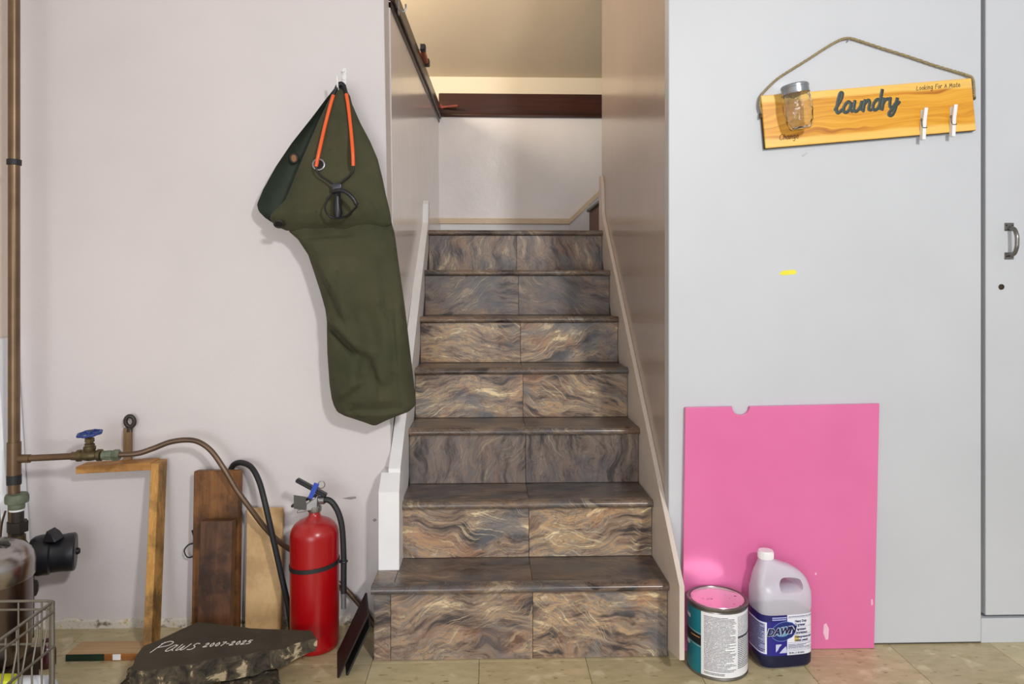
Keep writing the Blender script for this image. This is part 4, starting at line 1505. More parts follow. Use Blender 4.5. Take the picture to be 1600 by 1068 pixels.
# base stands slightly out from the wall, top touches it
for v in b.verts:
    v.co.y += 0.006 * (v.co.z / 0.73)
k = NT('pink_foam_board')
k.set(rough=0.32, spec=0.4)
n1 = k.noise(k.obj(), 3, 3)
k.color(k.mix(k.ramp(n1.outputs[0], [(0.35, (0, 0, 0)), (0.7, (1, 1, 1))]), lin((222, 116, 166)), lin((215, 108, 158))))
k.bump(k.noise(k.obj(), 200, 2).outputs[0], 0.04, 0.002)
pk = tag(part('pink_panel', b, k.m), 'pink rigid panel leaning on the right wall behind the can and jug', 'panel')
m_sc = plain('pale_scrape', (244, 196, 214), 0.6)
for pts in ([(1287, 975), (1291, 973), (1295, 982), (1294, 998), (1290, 999), (1286, 988)], [(1361, 936), (1363, 935), (1364, 944), (1361, 945)], [(1273, 895), (1275.5, 894), (1276, 897), (1273.5, 898)]):
    Yp = PF + 0.006 * (atY(pts[0][0], pts[0][1], PF).z / 0.73)
    film('scrape', pts, Yp, m_sc, pk, 0.0008)

# ------------------------------------------------------------------ paint can
CXc, CYc, CR, CH = 0.648, 2.072, 0.0825, 0.196
can = thing('paint_can', 'paint can with pink lid and teal label on the floor', 'paint can', (CXc, CYc, 0))
fa = math.atan2(-CYc, -CXc)              # towards the viewer
b = new()
lathe(b, [(CR - 0.004, 0.0), (CR + 0.0012, 0.0008), (CR + 0.0014, 0.004), (CR - 0.0004, 0.006), (CR, 0.012), (CR, CH - 0.014), (CR - 0.001, CH - 0.011), (CR + 0.0015, CH - 0.008), (CR + 0.003, CH - 0.002), (CR + 0.001, CH + 0.0002), (CR - 0.005, CH + 0.0002), (CR - 0.0075, CH - 0.004), (CR - 0.012, CH - 0.0042)], 64, cap1=False)
part('body', b, plain('can_tin', (150, 148, 146), 0.3, 0.85, vscale=16, c2=(104, 100, 96)), can, local=True, smooth=40)
b = new()
lathe(b, [(CR - 0.007, CH - 0.004), (CR - 0.009, CH - 0.0005), (CR - 0.011, CH - 0.0008), (CR - 0.013, CH - 0.0032), (CR - 0.016, CH - 0.0036), (0.0, CH - 0.0030)], 64, cap0=False)
k = NT('shiny_lid')
k.set(rough=0.24, metal=1.0)
n2 = k.noise(k.mapping(k.obj(), loc=(1, 5, 0)), 55, 2)
col = k.mix(k.ramp(n2.outputs[0], [(0.68, (0, 0, 0)), (0.72, (1, 1, 1))]), lin((236, 228, 230)), lin((90, 70, 80)))
k.color(col)
k.bump(k.noise(k.obj(), 14, 2).outputs[0], 0.05, 0.004)
part('lid', b, k.m, can, local=True, smooth=40)


def wrap(name, a0, a1, z0, z1, m, parent, off=0.0006, slope=0.0, seg=16):
    """curved patch on the can; angles in degrees right of the viewer line"""
    b = new()
    uvl = b.loops.layers.uv.new('UVMap')
    cols = []
    for q in range(seg + 1):
        t = fa + math.radians(a0 + (a1 - a0) * q / seg)
        r = CR + off
        dz = slope * q / seg
        cols.append((b.verts.new((r * math.cos(t), r * math.sin(t), z0 + dz)), b.verts.new((r * math.cos(t), r * math.sin(t), z1 + dz)), q / seg))
    for c0, c1 in zip(cols, cols[1:]):
        f = b.faces.new((c0[0], c1[0], c1[1], c0[1]))
        for lp, (u, v) in zip(f.loops, ((c0[2], 0), (c1[2], 0), (c1[2], 1), (c0[2], 1))):
            lp[uvl].uv = (u, v)
    return part(name, b, m, parent, local=True, smooth=180)


m_paper = plain('label_paper', (232, 232, 236), 0.4, var=0.02)
lb = wrap('white_label', -31, 140, 0.009, CH - 0.014, m_paper, can, 0.0005, seg=32)
tl = wrap('teal_label', -175, -31, 0.009, CH - 0.014, plain('teal_print', (16, 118, 134), 0.35, var=0.06), can, 0.0005, seg=32)
wrap('text_block', -25, 37, 0.024, CH - 0.022, print_lines('can_print_1', (232, 232, 236), (104, 106, 112), 38, 30, 0.66, 0.2), lb, 0.0009)
wrap('text_block', 41, 92, 0.030, CH - 0.080, print_lines('can_print_2', (228, 229, 234), (84, 86, 94), 17, 26, 0.68, 0.1), lb, 0.0009)
wrap('text_block', 41, 92, CH - 0.074, CH - 0.022, print_lines('can_print_3', (228, 229, 234), (120, 122, 130), 16, 26, 0.62, 0.1), lb, 0.0009)
wrap('text_block', -25, 14, 0.014, 0.021, print_lines('can_print_4', (232, 232, 236), (60, 60, 66), 2, 16, 0.68, 0.0), lb, 0.0009)
wrap('heading_line', 41, 92, CH - 0.081, CH - 0.076, plain('print_black', (70, 72, 80), 0.5), lb, 0.0011)
wrap('black_band', -150, -31, 0.098, 0.126, plain('black_print', (18, 20, 22), 0.4), tl, 0.0009, -0.012)
for z0 in (0.128, 0.093):
    wrap('pale_line', -150, -31, z0, z0 + 0.002, plain('pale_line_print', (170, 184, 180), 0.4), tl, 0.0011, -0.012)
wrap('orange_text', -58, -34, 0.104, 0.110, print_lines('band_print', (18, 20, 22), (196, 140, 90), 1, 6, 0.62, 0.0), tl, 0.0011)
wrap('white_letter', -76, -60, 0.150, 0.160, m_paper, tl, 0.0009, -0.002, 4)
wrap('white_letter', -78, -62, 0.070, 0.082, m_paper, tl, 0.0009, 0.004, 4)

# ------------------------------------------------------------------ cleaner jug
JX, JY, JR = 0.838, 2.098, math.radians(7)
jug = thing('detergent_jug', 'translucent jug of dark blue dish detergent beside the paint can', 'jug', (JX, JY, 0), (0, 0, JR))
jr = [(0.0, -.066, .066, .042), (0.003, -.073, .073, .048), (0.012, -.079, .079, .053), (0.03, -.08, .08, .054), (0.045, -.0795, .0795, .0535), (0.16, -.0795, .0795, .0535), (0.165, -.081, .081, .055), (0.19, -.081, .081, .055), (0.21, -.0805, .0805, .053), (0.222, -.080, .079, .044), (0.235, -.079, .075, .038), (0.25, -.0765, .066, .035), (0.262, -.074, .054, .033), (0.274, -.070, .034, .030), (0.284, -.067, .008, .027), (0.291, -.065, -.012, .024), (0.297, -.0635, -.0215, .0205), (0.303, -.0625, -.0235, .0195)]


def jug_pt(t, z, grow=0.0):
    """point of the rounded-square section at angle t"""
    rr = interp(jr, z)
    xl, xr, hd = rr[0], rr[1], rr[2]
    cx, hw = (xl + xr) / 2, (xr - xl) / 2
    e = 2 / (4.2 if z < 0.25 else 4.2 - 2.2 * min(1, (z - 0.25) / 0.047))
    c, s = math.cos(t), math.sin(t)
    return Vector((cx + (hw + grow) * math.copysign(abs(c) ** e, c), (hd + grow) * math.copysign(abs(s) ** e, s), z))


def loft_jug(zs, grow, seg=64):
    b = new()
    rings = [[b.verts.new(jug_pt(2 * PI * q / seg, z, grow)) for q in range(seg)] for z in zs]
    for a, c in zip(rings, rings[1:]):
        for q in range(seg):
            b.faces.new((a[q], a[(q + 1) % seg], c[(q + 1) % seg], c[q]))
    b.faces.new(rings[0][::-1])
    b.faces.new(rings[-1])
    return b


k = NT('milky_plastic')
k.set(rough=0.3, alpha=0.62)
k.color(lin((222, 220, 232)))
k.p.inputs['Transmission Weight'].default_value = 0.0
m_milk = k.m
zs = [r[0] for r in jr]
zs = sorted(set(zs + [0.08, 0.12, 0.228, 0.243, 0.256, 0.268]))
bod = part('bottle', loft_jug(zs, 0.0), m_milk, jug, local=True, smooth=60)
# hole of the moulded handle
b = new()
outl = [(-.018, .216), (.012, .2155), (.042, .218), (.049, .225), (.047, .238), (.038, .247), (.010, .252), (-.010, .251), (-.019, .242), (-.022, .228)]
outl = [(p.x, p.y) for p in smoothpts([(x, z, 0) for x, z in outl], 4, closed=True)]
prism(b, outl, 'Y', -0.12, 0.12)
cut = part('cutter', b, m_milk, jug, local=True)
md = bod.modifiers.new('hole', 'BOOLEAN')
md.operation = 'DIFFERENCE'
md.object = cut
md.solver = 'EXACT'
dg = bpy.context.evaluated_depsgraph_get()
me2 = bpy.data.meshes.new_from_object(bod.evaluated_get(dg))
bod.modifiers.clear()
bod.data = me2
bpy.data.objects.remove(cut)
for p in bod.data.polygons:
    p.use_smooth = True
bod.data.set_sharp_from_angle(angle=math.radians(55))
# liquid
part('detergent', loft_jug([0.002, 0.006, 0.012, 0.03, 0.045, 0.10, 0.150], 0.0003), plain('dark_blue_liquid', (14, 20, 54), 0.3, var=0.02), jug, local=True, smooth=60, label='dark blue liquid')
# cap
b = new()
lathe(b, [(0.019, 0.298), (0.0215, 0.2985), (0.0215, 0.317), (0.020, 0.3205), (0.0, 0.321)], 40, Matrix.Translation((-0.043, 0, 0)))
for q in range(40):
    t = 2 * PI * q / 40
    tube(b, [(-0.043 + 0.0215 * math.cos(t), 0.0215 * math.sin(t), 0.300), (-0.043 + 0.0215 * math.cos(t), 0.0215 * math.sin(t), 0.316)], 0.0008, 5)
part('cap', b, plain('white_cap', (236, 234, 236), 0.35, var=0.01), jug, local=True, smooth=40)
# label in (u, v) wrapped on the jug: u runs along the perimeter from the left back to the right
per = []
acc = 0.0
last = None
for q in range(0, 401):
    t = PI * 0.78 + (2 * PI * 1.06 - PI * 0.78) * q / 400      # left-back .. front .. right
    p = jug_pt(t, 0.10)
    if last is not None:
        acc += (p - last).length
    per.append((acc, t))
    last = p


def t_of(u):
    u = max(0, min(acc, u))
    lo, hi = 0, 400
    while hi - lo > 1:
        mid = (lo + hi) // 2
        if per[mid][0] <= u:
            lo = mid
        else:
            hi = mid
    f = (u - per[lo][0]) / max(1e-9, per[hi][0] - per[lo][0])
    return per[lo][1] + (per[hi][1] - per[lo][1]) * f


def on_jug(u, v, h):
    p = jug_pt(t_of(u), 0.10, 0.0006 + h * 0.0004)
    return Vector((p.x, p.y, v))


def jpatch(name, u0, u1, z0, z1, m, h, parent, seg=30):
    b = new()
    uvl = b.loops.layers.uv.new('UVMap')
    cols = [(b.verts.new(on_jug(u0 + (u1 - u0) * q / seg, z0, h)), b.verts.new(on_jug(u0 + (u1 - u0) * q / seg, z1, h)), q / seg) for q in range(seg + 1)]
    for c0, c1 in zip(cols, cols[1:]):
        f = b.faces.new((c0[0], c1[0], c1[1], c0[1]))
        for lp, (u, v) in zip(f.loops, ((c0[2], 0), (c1[2], 0), (c1[2], 1), (c0[2], 1))):
            lp[uvl].uv = (u, v)
    return part(name, b, m, parent, local=True, smooth=180)


# arc length of the front-left and front-right corners
def u_at_angle(t):
    best = min(per, key=lambda e: abs(e[1] - t))
    return best[0]


uA = u_at_angle(PI * 1.25)           # front-left corner
uB = u_at_angle(PI * 1.75)           # front-right corner
LZ0, LZ1 = 0.042, 0.155
m_ind = plain('label_indigo', (36, 32, 132), 0.35, var=0.04)
m_ink = plain('label_ink', (34, 38, 88), 0.4, var=0.02)
m_lw = plain('label_white', (226, 228, 240), 0.35, var=0.02)
uM = uA + (uB - uA) * 0.47           # border between blue and white
lab = jpatch('label', 0.0, uM, LZ0, LZ1, m_ind, 0, jug, 50)
lw = jpatch('white_panel', uM, uB + 0.012, LZ0, LZ1, m_lw, 0, lab)
jpatch('side_panel', 0.0, uA + 0.004, LZ0 + 0.004, LZ1 - 0.020, m_lw, 1, lab)
jpatch('side_text', 0.0, uA - 0.001, LZ0 + 0.008, LZ1 - 0.024, print_lines('jug_side_print', (150, 152, 184), (52, 52, 108), 15, 14, 0.68, 0.15), 2, lab)
jpatch('top_strip', 0.0, uM - 0.001, LZ1 - 0.018, LZ1, plain('label_navy', (24, 24, 100), 0.35), 1, lab)
jpatch('slogan_text', uM - 0.046, uM - 0.004, LZ1 - 0.015, LZ1 - 0.004, print_lines('slogan_print', (40, 44, 130), (170, 178, 220), 2, 8, 0.70, 0.1), 2, lab)
# DAWN oval logo
oc = (uM - 0.013, LZ0 + 0.068)
def oval(a, c_, h, m, name):
    b = new()
    N_ = 36
    rings = []
    for rr in (0.001, 0.4, 0.75, 1.0):
        rings.append([b.verts.new(on_jug(oc[0] + a * rr * math.cos(2 * PI * q / N_) , oc[1] + c_ * rr * math.sin(2 * PI * q / N_) + 0.12 * a * rr * math.cos(2 * PI * q / N_), h)) for q in range(N_)])
    for x, y in zip(rings, rings[1:]):
        for q in range(N_):
            b.faces.new((x[q], x[(q + 1) % N_], y[(q + 1) % N_], y[q]))
    return part(name, b, m, lab, local=True, smooth=180)
oval(0.037, 0.0275, 2, plain('logo_rim', (120, 150, 210), 0.35), 'logo_rim')
oval(0.0355, 0.026, 3, plain('logo_blue', (24, 44, 118), 0.35), 'logo_oval')
oval(0.025, 0.014, 4, plain('logo_glow', (110, 160, 200), 0.35), 'logo_glow')
V, Fs = font_mesh('DAWN', 0.0265, 0.35, 0.0, 0.95)
wD = max(x for x, _ in V)
b = new()
letter(b, 'DAWN', 0.0275, oc[0] - wD / 2 - 0.0055, oc[1] - 0.0113, on_jug, 5, 0.35, 0.0019, 0.95, rot=0.08)
part('logo_letters_edge', b, m_lw, lab, local=True)
b = new()
letter(b, 'DAWN', 0.0265, oc[0] - wD / 2 - 0.0045, oc[1] - 0.0108, on_jug, 6.5, 0.35, 0.0011, 0.95, rot=0.08)
part('logo_letters', b, plain('logo_letters_navy', (14, 22, 74), 0.35), lab, local=True)
# white panel text
u0 = uM + 0.020
for txt, zz, sz, du in (('Heavy Duty', 0.133, 0.0098, 0), ('Degreaser', 0.123, 0.0098, 0), ('Dégraissant', 0.1105, 0.0092, 0.001), ('ultrarésistant', 0.101, 0.0092, 0.001), ('Desengrasante para', 0.0895, 0.0088, 0), ('trabajo pesado', 0.080, 0.0088, 0.001)):
    b = new()
    letter(b, txt, sz, u0 + du, zz, on_jug, 2, 0.0, 0.0003, 0.76)
    part('product_text', b, m_ink, lw, local=True)
b = new()
letter(b, '3.78 L (1 US GAL)', 0.0068, uM + 0.005, LZ0 + 0.0035, on_jug, 2, 0, 0.0002, 0.85)
part('volume_text', b, m_ink, lw, local=True)
for zz in (0.1455, 0.1195, 0.0985, 0.0765, 0.0575, LZ0 + 0.012):
    jpatch('rule', uM + 0.003, uB + 0.010, zz, zz + 0.0006, m_ink, 1, lw, 12)
jpatch('small_text', uM + 0.004, uB + 0.004, 0.060, 0.073, print_lines('jug_small_print', (226, 228, 240), (60, 64, 110), 5, 14, 0.68, 0.3), 1, lw)
jpatch('top_text', uM + 0.005, uB + 0.010, 0.1475, 0.151, print_lines('jug_top_print', (226, 228, 240), (60, 64, 110), 1, 14, 0.68, 0.0), 1, lw)
jpatch('yellow_mark', u0 - 0.001, u0 + 0.012, 0.079, 0.096, plain('yellow_mark', (214, 190, 90), 0.4), 1, lw, 6)
# white emblem at the foot of the blue panel
b = new()
ex0, ez0 = uM - 0.036, LZ0 + 0.006
for poly in ([(0.0, .004), (0.0, .026), (.018, .026), (.010, .018), (.006, .010)], [(.010, .001), (.034, .001), (.034, .008), (.030, .020), (.020, .012)]):
    b.faces.new([b.verts.new(on_jug(ex0 + x, ez0 + z, 1)) for x, z in poly])
part('emblem', b, plain('emblem_pale', (196, 204, 232), 0.35), lab, local=True)

# ------------------------------------------------------------------ laundry sign
TL, TR_, BR_, BL_ = (atY(x, y, YR - 0.018) for x, y in ((1190, 150), (1520, 121), (1523, 204), (1195, 231)))
cs = (TL + TR_ + BR_ + BL_) / 4
ang = math.atan2(((TR_ + BR_) / 2 - (TL + BL_) / 2).z, ((TR_ + BR_) / 2 - (TL + BL_) / 2).x)
SW = ((TR_ - TL).length + (BR_ - BL_).length) / 4
SH = ((TL - BL_).length + (TR_ - BR_).length) / 4
sign = thing('laundry_sign', 'yellow-stained wooden laundry sign hung by a rope on the right wall', 'sign', (cs.x, YR - 0.018, cs.z), (0, -ang, 0))
k = NT('yellow_stained_pine')
k.set(rough=0.32, spec=0.5)
v = k.obj()
warp = k.noise(k.mapping(v, scale=(4.5, 1, 12), loc=(0.3, 0, 0.2)), 1.0, 2, 0.5)
ma = k.n('ShaderNodeVectorMath', operation='MULTIPLY_ADD')
k.l(warp.outputs['Color'], ma.inputs[0])
ma.inputs[1].default_value = (0, 0, 0.07)
k.l(v, ma.inputs[2])
w = k.noise(k.mapping(ma.outputs[0], scale=(1.6, 1, 95)), 1.0, 4, 0.6)
fine = k.noise(k.mapping(ma.outputs[0], scale=(4, 1, 320)), 1.0, 3)
f = k.math('ADD', k.math('MULTIPLY', w.outputs[0], 0.75), k.math('MULTIPLY', fine.outputs[0], 0.25))
col = k.ramp(f, [(0.38, lin((228, 170, 56))), (0.50, lin((218, 154, 34))), (0.58, lin((202, 134, 26))), (0.66, lin((172, 104, 22)))])
s = k.n('ShaderNodeSeparateXYZ')
k.l(v, s.inputs[0])
wob = k.math('MULTIPLY', k.math('SUBTRACT', k.noise(k.mapping(v, scale=(5, 1, 1)), 1.0, 1).outputs[0], 0.5), 0.03)
edge_m = k.ramp(k.math('ABSOLUTE', k.math('ADD', s.outputs[2], wob)), [(SH - 0.026, (0, 0, 0)), (SH - 0.022, (1, 1, 1))])
col = k.mix(k.math('MULTIPLY', edge_m, 0.7), col, lin((246, 204, 110)))
k.color(col)
b = new()
box(b, (-SW, -0.001, -SH), (SW, 0.016, SH), 0.002)
bdm = part('board', b, k.m, sign, local=True)
b = new()
box(b, (-SW - 0.0006, 0.002, -SH - 0.0008), (SW + 0.0004, 0.0165, SH - 0.001), 0.001)
part('board_back', b, plain('dark_board_edge', (70, 52, 28), 0.7), sign, local=True)
on_sign = lambda ox, oz: (lambda u, v_, h: Vector((ox + u, -0.001 - h, oz + v_)))
def loc_of(px, py):
    p = atY(px, py, YR - 0.019) - Vector((cs.x, YR - 0.018, cs.z))
    c, s_ = math.cos(ang), math.sin(ang)
    return (p.x * c + p.z * s_, -p.x * s_ + p.z * c)
u0, v0 = loc_of(1306, 178)
u1, _ = loc_of(1412, 165)
b = new()
write(b, 'laundry', (u1 - u0) / 6.7, 0.0104, on_sign(u0, v0 + 0.002), shear=0.25, gap=0.0)
part('lettering', b, plain('dark_green_grey_vinyl', (48, 60, 54), 0.5, var=0.05), sign, local=True, smooth=60, label='dark script lettering')
m_pen = plain('brown_marker', (56, 30, 14), 0.6, var=0.05)
u0, v0 = loc_of(1432, 141)
u1, _ = loc_of(1498, 135)
b = new()
write(b, 'Looking For A Mate', (u1 - u0) / 15.2, 0.0017, on_sign(u0, v0), shear=0.15, gap=0.08)
u0, v0 = loc_of(1218, 219)
u1, _ = loc_of(1247, 213)
write(b, 'Change', (u1 - u0) / 5.6, 0.0018, on_sign(u0, v0 + 0.001), shear=0.2, gap=0.05)
part('handwriting', b, m_pen, sign, local=True, label='brown marker handwriting')
# rope
rp = [(1191, 178, YR - 0.014), (1187, 165, YR - 0.014), (1188.5, 151, YR - 0.012), (1196, 141, YR - 0.008), (1215, 123, YR - 0.006), (1237, 108.5, YR - 0.006), (1262, 93, YR - 0.006), (1285, 78, YR - 0.006), (1305, 66, YR - 0.006), (1318, 60.5, YR - 0.007), (1330, 60, YR - 0.007), (1345, 64.5, YR - 0.006), (1380, 76, YR - 0.006), (1420, 88.5, YR - 0.006), (1460, 102, YR - 0.006), (1490, 111, YR - 0.006), (1510, 117, YR - 0.008), (1519, 122, YR - 0.012), (1521.5, 135, YR - 0.014), (1522, 152, YR - 0.014)]
RP = smoothpts([atY(*p) for p in rp], 10)
b = new()
for ph in (0, 2 * PI / 3, 4 * PI / 3):
    pts = []
    for i, p in enumerate(RP):
        t = (RP[min(i + 1, len(RP) - 1)] - RP[max(i - 1, 0)]).normalized()
        u_ = t.cross(Vector((0, 1, 0))).normalized()
        a_ = ph + i * 0.9
        pts.append(p + (u_ * math.cos(a_) + Vector((0, 1, 0)) * math.sin(a_)) * 0.0021)
    tube(b, pts, 0.0023, 7)
part('rope', b, plain('jute_rope', (166, 152, 116), 0.9, vscale=200, c2=(128, 112, 82)), sign, smooth=60)
for px, py in ((1189, 181), (1521.5, 153)):
    b = new()
    c0 = atY(px, py, YR - 0.012)
    for q in range(3):
        torus(b, along(c0 + Vector((0, 0, 0.004 * (q - 1))), (0.3 * (q - 1), 0.2, 1)), 0.0042, 0.002, 14, 6)
    part('rope_knot', b, plain('knot_fibre', (96, 84, 62), 0.9), sign, smooth=60)
# nail the rope hangs on
b = new()
nl_ = atY(1323, 65, YR)
tube(b, [nl_ + Vector((0, 0.004, 0)), nl_ + Vector((0, -0.014, 0))], 0.002, 8)
tag(part('nail', b, M['steel'], smooth=50), 'small nail in the right wall carrying the sign rope', 'nail')

# jar fixed to the sign
ju, jv = loc_of(1237, 172)
jar = thing('glass_jar', 'small clear glass jar with metal lid fixed to the laundry sign', 'jar', (cs.x + ju * math.cos(ang) - jv * math.sin(ang), YR - 0.0195 - 0.0418, cs.z + ju * math.sin(ang) + jv * math.cos(ang)), (0, -ang - 0.06, 0))
k = NT('clear_jar_glass')
k.set(rough=0.02, trans=1.0, ior=1.45)
k.color((0.97, 0.98, 0.98, 1))
vo = k.n('ShaderNodeTexVoronoi')
vo.inputs['Scale'].default_value = 70
k.l(k.obj(), vo.inputs['Vector'])
k.bump(vo.outputs['Distance'], 0.35, 0.004)
b = new()
outer = [(0.0, -0.066), (0.027, -0.066), (0.031, -0.062), (0.037, -0.045), (0.0412, -0.015), (0.0415, 0.008), (0.039, 0.030), (0.034, 0.040), (0.034, 0.062)]
inner = [(r - 0.0025 if r > 0.003 else 0.0, z + (0.004 if z < -0.06 else 0)) for r, z in outer][::-1]
lathe(b, outer + [(0.0315, 0.062)] + inner[1:], 40)
bmesh.ops.recalc_face_normals(b, faces=b.faces)
part('glass', b, k.m, jar, local=True, smooth=50)
b = new()
lathe(b, [(0.036, 0.036), (0.0395, 0.0365), (0.0395, 0.039), (0.0385, 0.040), (0.0385, 0.054), (0.0395, 0.055), (0.0395, 0.060), (0.037, 0.0635), (0.034, 0.0625), (0.0, 0.063)], 44)
part('lid', b, plain('zinc_lid', (176, 182, 188), 0.3, 0.85, vscale=25, c2=(128, 134, 142)), jar, local=True, smooth=35)

# clothespins glued to the sign
def clothespin(px, py, label):
    u, v_ = loc_of(px, py)
    base = Vector((cs.x + u * math.cos(ang) - v_ * math.sin(ang), YR - 0.019, cs.z + u * math.sin(ang) + v_ * math.cos(ang)))
    t = thing('clothespin', label, 'clothespin', tuple(base), (0, 0.02, 0), 'clothespins on the laundry sign')
    m = plain('white_clothespin', (234, 234, 236), 0.5, var=0.02)
    # back prong flat on the board, front prong tilted
    for nm, pts in (('back_prong', [(-0.0002, -0.046), (-0.0002, 0.044), (-0.0050, 0.043), (-0.0075, 0.012), (-0.0065, -0.044)]), ('front_prong', [(-0.0072, -0.046), (-0.0080, 0.012), (-0.0185, 0.047), (-0.0235, 0.046), (-0.0165, 0.008), (-0.0145, -0.046)])):
        b = new()
        prism(b, pts, 'X', -0.0052, 0.0052, 0.0006)
        part(nm, b, m, t, local=True)
    b = new()
    for q in range(3):
        torus(b, along(Vector((-0.0055 + 0.0055 * q, -0.0085, 0.013)), (1, 0, 0)), 0.0034, 0.0010, 14, 6)
    tube(b, [(-0.006, -0.0172, -0.012), (0.006, -0.0172, -0.012)], 0.0010, 6)
    tube(b, smoothpts([(-0.006, -0.0172, -0.012), (-0.0066, -0.012, -0.004), (-0.0062, -0.009, 0.010)], 4), 0.0009, 6)
    tube(b, smoothpts([(0.006, -0.0172, -0.012), (0.0066, -0.012, -0.004), (0.0062, -0.009, 0.010)], 4), 0.0009, 6)
    part('spring', b, M['dark_steel'], t, local=True, smooth=60)
    return t


clothespin(1440, 195, 'white clothespin on the sign, the one nearer the dark lettering')
clothespin(1486, 190, 'white clothespin on the sign, the one nearer the right end')

# ------------------------------------------------------------------ steel pot, basket and what is in it (lower left)
pd = 1.96
PX = atY(-26, 880, pd).x
pot_r = 0.130
pz0 = 0.094
bk = thing('wooden_block', 'low dark wooden block on the floor under the steel pot', 'block', (PX, pd, 0))
b = new()
box(b, (PX - 0.05, pd - 0.08, 0.0), (PX + 0.09, pd + 0.09, pz0 - 0.004), 0.003)
part('block', b, wood('dark_block', (64, 50, 38), (42, 32, 26), 'X', 1.0), bk)
b = new()
box(b, (PX - 0.052, pd - 0.082, pz0 - 0.012), (PX + 0.092, pd + 0.092, pz0), 0.002)
part('block_top', b, wood('dark_block_top', (74, 58, 44), (48, 36, 28), 'X', 1.0), bk)
pot = thing('stock_pot', 'stainless steel stock pot with domed lid at the lower left edge', 'pot', (PX, pd, pz0))
pot.scale = (0.9, 0.9, 1.16)
k = NT('brushed_stainless')
k.set(rough=0.24, metal=1.0)
n1 = k.noise(k.mapping(k.obj(), scale=(1, 1, 60)), 6, 3)
k.color(k.mix(n1.outputs[0], lin((190, 186, 184)), lin((160, 154, 152))))
b = new()
lathe(b, [(0.0, 0.0), (0.088, 0.0), (0.104, 0.006), (0.116, 0.020), (0.121, 0.045), (0.122, 0.19), (0.122, 0.215), (0.118, 0.215), (0.118, 0.05), (0.0, 0.03)], 56)
part('body', b, plain('dark_stainless', (128, 116, 112), 0.26, 1.0, var=0.1, vscale=8), pot, local=True, smooth=40)
b = new()
lathe(b, [(0.119, 0.190), (0.127, 0.190), (0.129, 0.194), (0.129, 0.222), (0.127, 0.232), (0.121, 0.243), (0.105, 0.255), (0.08, 0.265), (0.045, 0.270), (0.0, 0.272)], 56, cap0=False)
part('lid', b, k.m, pot, local=True, smooth=40)
b = new()
kp = Vector((0.062, -0.004, 0.266))
lathe(b, [(0.0155, 0.0), (0.0155, 0.004), (0.0, 0.0045)], 24, along(kp, (0.15, 0, 1)))
part('vent_plate', b, M['dark_steel'], pot, local=True, smooth=35)
b = new()
box(b, kp + Vector((-0.013, -0.003, 0.0015)), kp + Vector((0.013, 0.003, 0.011)), 0.0015)
part('lid_tab', b, M['dark_steel'], pot, local=True)

# wire basket
bc = atY(85, 938, 1.80)                # rear right top corner
BX1, BY1, BZ = bc.x, 1.80, bc.z
BX0, BY0 = XS + 0.02, 1.38
wb = thing('wire_basket', 'grey wire basket on the floor at the lower left corner', 'basket', ((BX0 + BX1) / 2, (BY0 + BY1) / 2, 0))
m_w = plain('grey_wire', (140, 136, 126), 0.4, 0.7, var=0.1)


def rail(z, r, inset=0.0):
    b = new()
    c = 0.02
    a0, a1, c0, c1 = BX0 + inset, BX1 - inset, BY0 + inset, BY1 - inset
    pts = []
    for (cx_, cy_, s0) in ((a1 - c, c1 - c, 0), (a0 + c, c1 - c, 1), (a0 + c, c0 + c, 2), (a1 - c, c0 + c, 3)):
        for q in range(5):
            t = s0 * PI / 2 + q / 4 * PI / 2
            pts.append((cx_ + c * math.cos(t), cy_ + c * math.sin(t), z))
    tube(b, pts, r, 8, closed=True)
    part('rail', b, m_w, wb, smooth=60)


rail(BZ, 0.0035)
rail(BZ - 0.022, 0.0028, -0.004)
rail(BZ - 0.105, 0.0030, -0.004)
rail(0.012, 0.0035)
# upright wires of the right side with a kink, and of the back
def upright(x, y, dy, kx=0.0, r=0.0021):
    b = new()
    tube(b, [(x, y, BZ), (x, y, BZ - 0.05), (x + kx, y - dy, BZ - 0.115), (x + kx, y - dy, 0.012)], r, 6)
    part('wire', b, m_w, wb, smooth=60)
n_up = 11
for q in range(n_up):
    upright(BX1, BY1 - 0.03 - (BY1 - BY0 - 0.05) * q / (n_up - 1), 0.020)
for q in range(8):
    x = BX0 + 0.03 + (BX1 - BX0 - 0.06) * q / 7
    b = new()
    tube(b, [(x, BY1, BZ), (x, BY1, 0.012)], 0.0021, 6)
    part('wire', b, m_w, wb, smooth=60)
for q in range(8):
    x = BX0 + 0.03 + (BX1 - BX0 - 0.06) * q / 7
    b = new()
    tube(b, [(x, BY0, BZ), (x, BY0, 0.012)], 0.0021, 6)
    part('wire', b, m_w, wb, smooth=60)
for q in range(9):
    x = BX0 + 0.03 + (BX1 - BX0 - 0.06) * q / 8
    b = new()
    tube(b, [(x, BY0, 0.012), (x, BY1, 0.012)], 0.0021, 6)
    part('base_wire', b, m_w, wb, smooth=60)
for (x, y) in ((BX1 - 0.002, BY1 - 0.004), (BX1 - 0.008, BY1 + 0.0005), (BX0 + 0.004, BY1 - 0.004), (BX1 - 0.003, BY0 + 0.004)):
    b = new()
    tube(b, [(x, y, BZ), (x, y, 0.004)], 0.0050, 10)
    part('corner_post', b, m_w, wb, smooth=60)
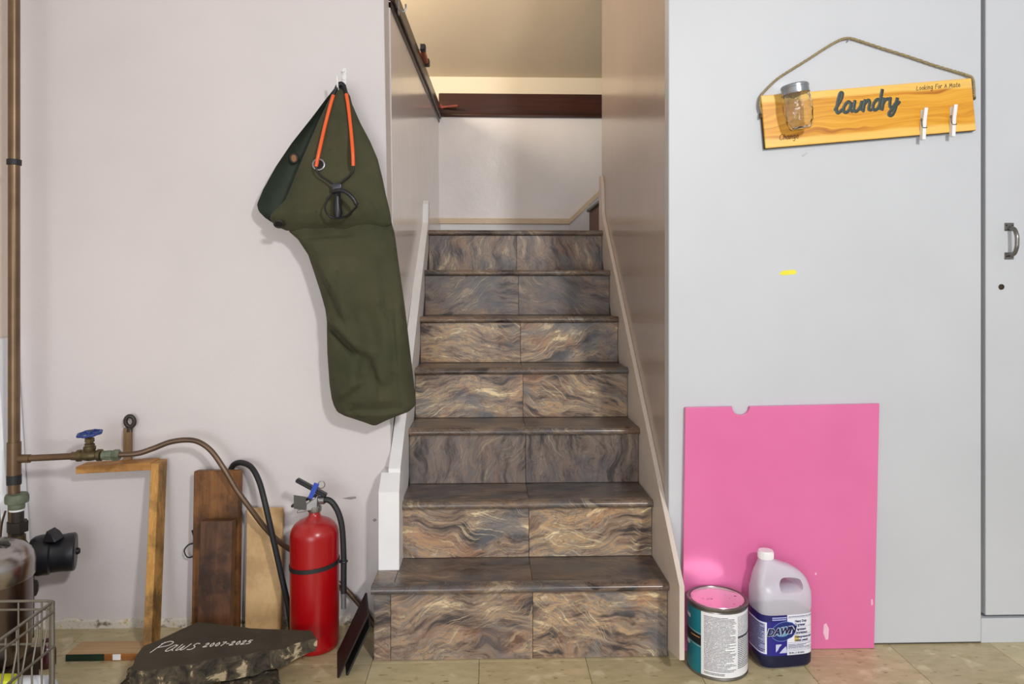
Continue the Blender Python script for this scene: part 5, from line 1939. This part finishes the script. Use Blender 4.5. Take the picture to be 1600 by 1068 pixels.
# things on the floor behind the basket, seen through its wires
b = new()
y0_, y1_ = atY(0, 1057, 1.84), atY(20, 1057, 1.84)
box(b, (y0_.x - 0.06, 1.822, 0.0), (y1_.x, 1.862, y1_.z), 0.006, seg=2)
tag(part('packet', b, plain('bright_yellow', (214, 222, 44), 0.5, var=0.04), smooth=40), 'bright yellow packet on the floor behind the wire basket', 'packet')
t0 = atY(48, 1060, 1.86)
x0, x1 = atY(22, 1060, 1.86).x, atY(74, 1060, 1.86).x
rb = t0.z / 2
wbt = thing('white_bottle', 'white plastic bottle with blue cap lying behind the wire basket', 'bottle', (t0.x, 1.865, 0.0))
b = new()
lathe(b, [(0.0, 0.0), (rb - 0.006, 0.0), (rb, 0.006), (rb, x1 - x0 - 0.012), (rb - 0.008, x1 - x0), (0.012, x1 - x0 + 0.006), (0.0, x1 - x0 + 0.006)], 28, along((x0, 1.865, rb), (1, 0, 0)))
part('body', b, plain('white_bottle_plastic', (226, 230, 240), 0.35, var=0.02), wbt, smooth=50)
b = new()
lathe(b, [(0.016, 0.0), (0.018, 0.003), (0.018, 0.02), (0.010, 0.026), (0.0, 0.026)], 20, along((x1 + 0.006, 1.865, rb), (1, 0, 0)))
hexa(b, [(x1 + 0.008, 1.858, rb), (x1 + 0.024, 1.858, rb), (x1 + 0.024, 1.872, rb), (x1 + 0.008, 1.872, rb), (x1 + 0.004, 1.861, rb + 0.045), (x1 + 0.010, 1.861, rb + 0.052), (x1 + 0.010, 1.869, rb + 0.052), (x1 + 0.004, 1.869, rb + 0.045)], 0.002)
part('cap', b, plain('blue_cap', (28, 66, 150), 0.35), wbt, smooth=40)
mj = atZ(70, 1046, 0.0)
b = new()
lathe(b, [(0.0, 0.0), (0.020, 0.0), (0.023, 0.004), (0.023, 0.045), (0.016, 0.060), (0.010, 0.066), (0.010, 0.076), (0.0, 0.077)], 24, Matrix.Translation((mj.x - 0.006, mj.y + 0.02, 0.0)))
tag(part('maroon_bottle', b, plain('maroon_glass', (72, 30, 34), 0.25, var=0.1), smooth=45), 'small maroon bottle on the floor behind the wire basket', 'bottle')
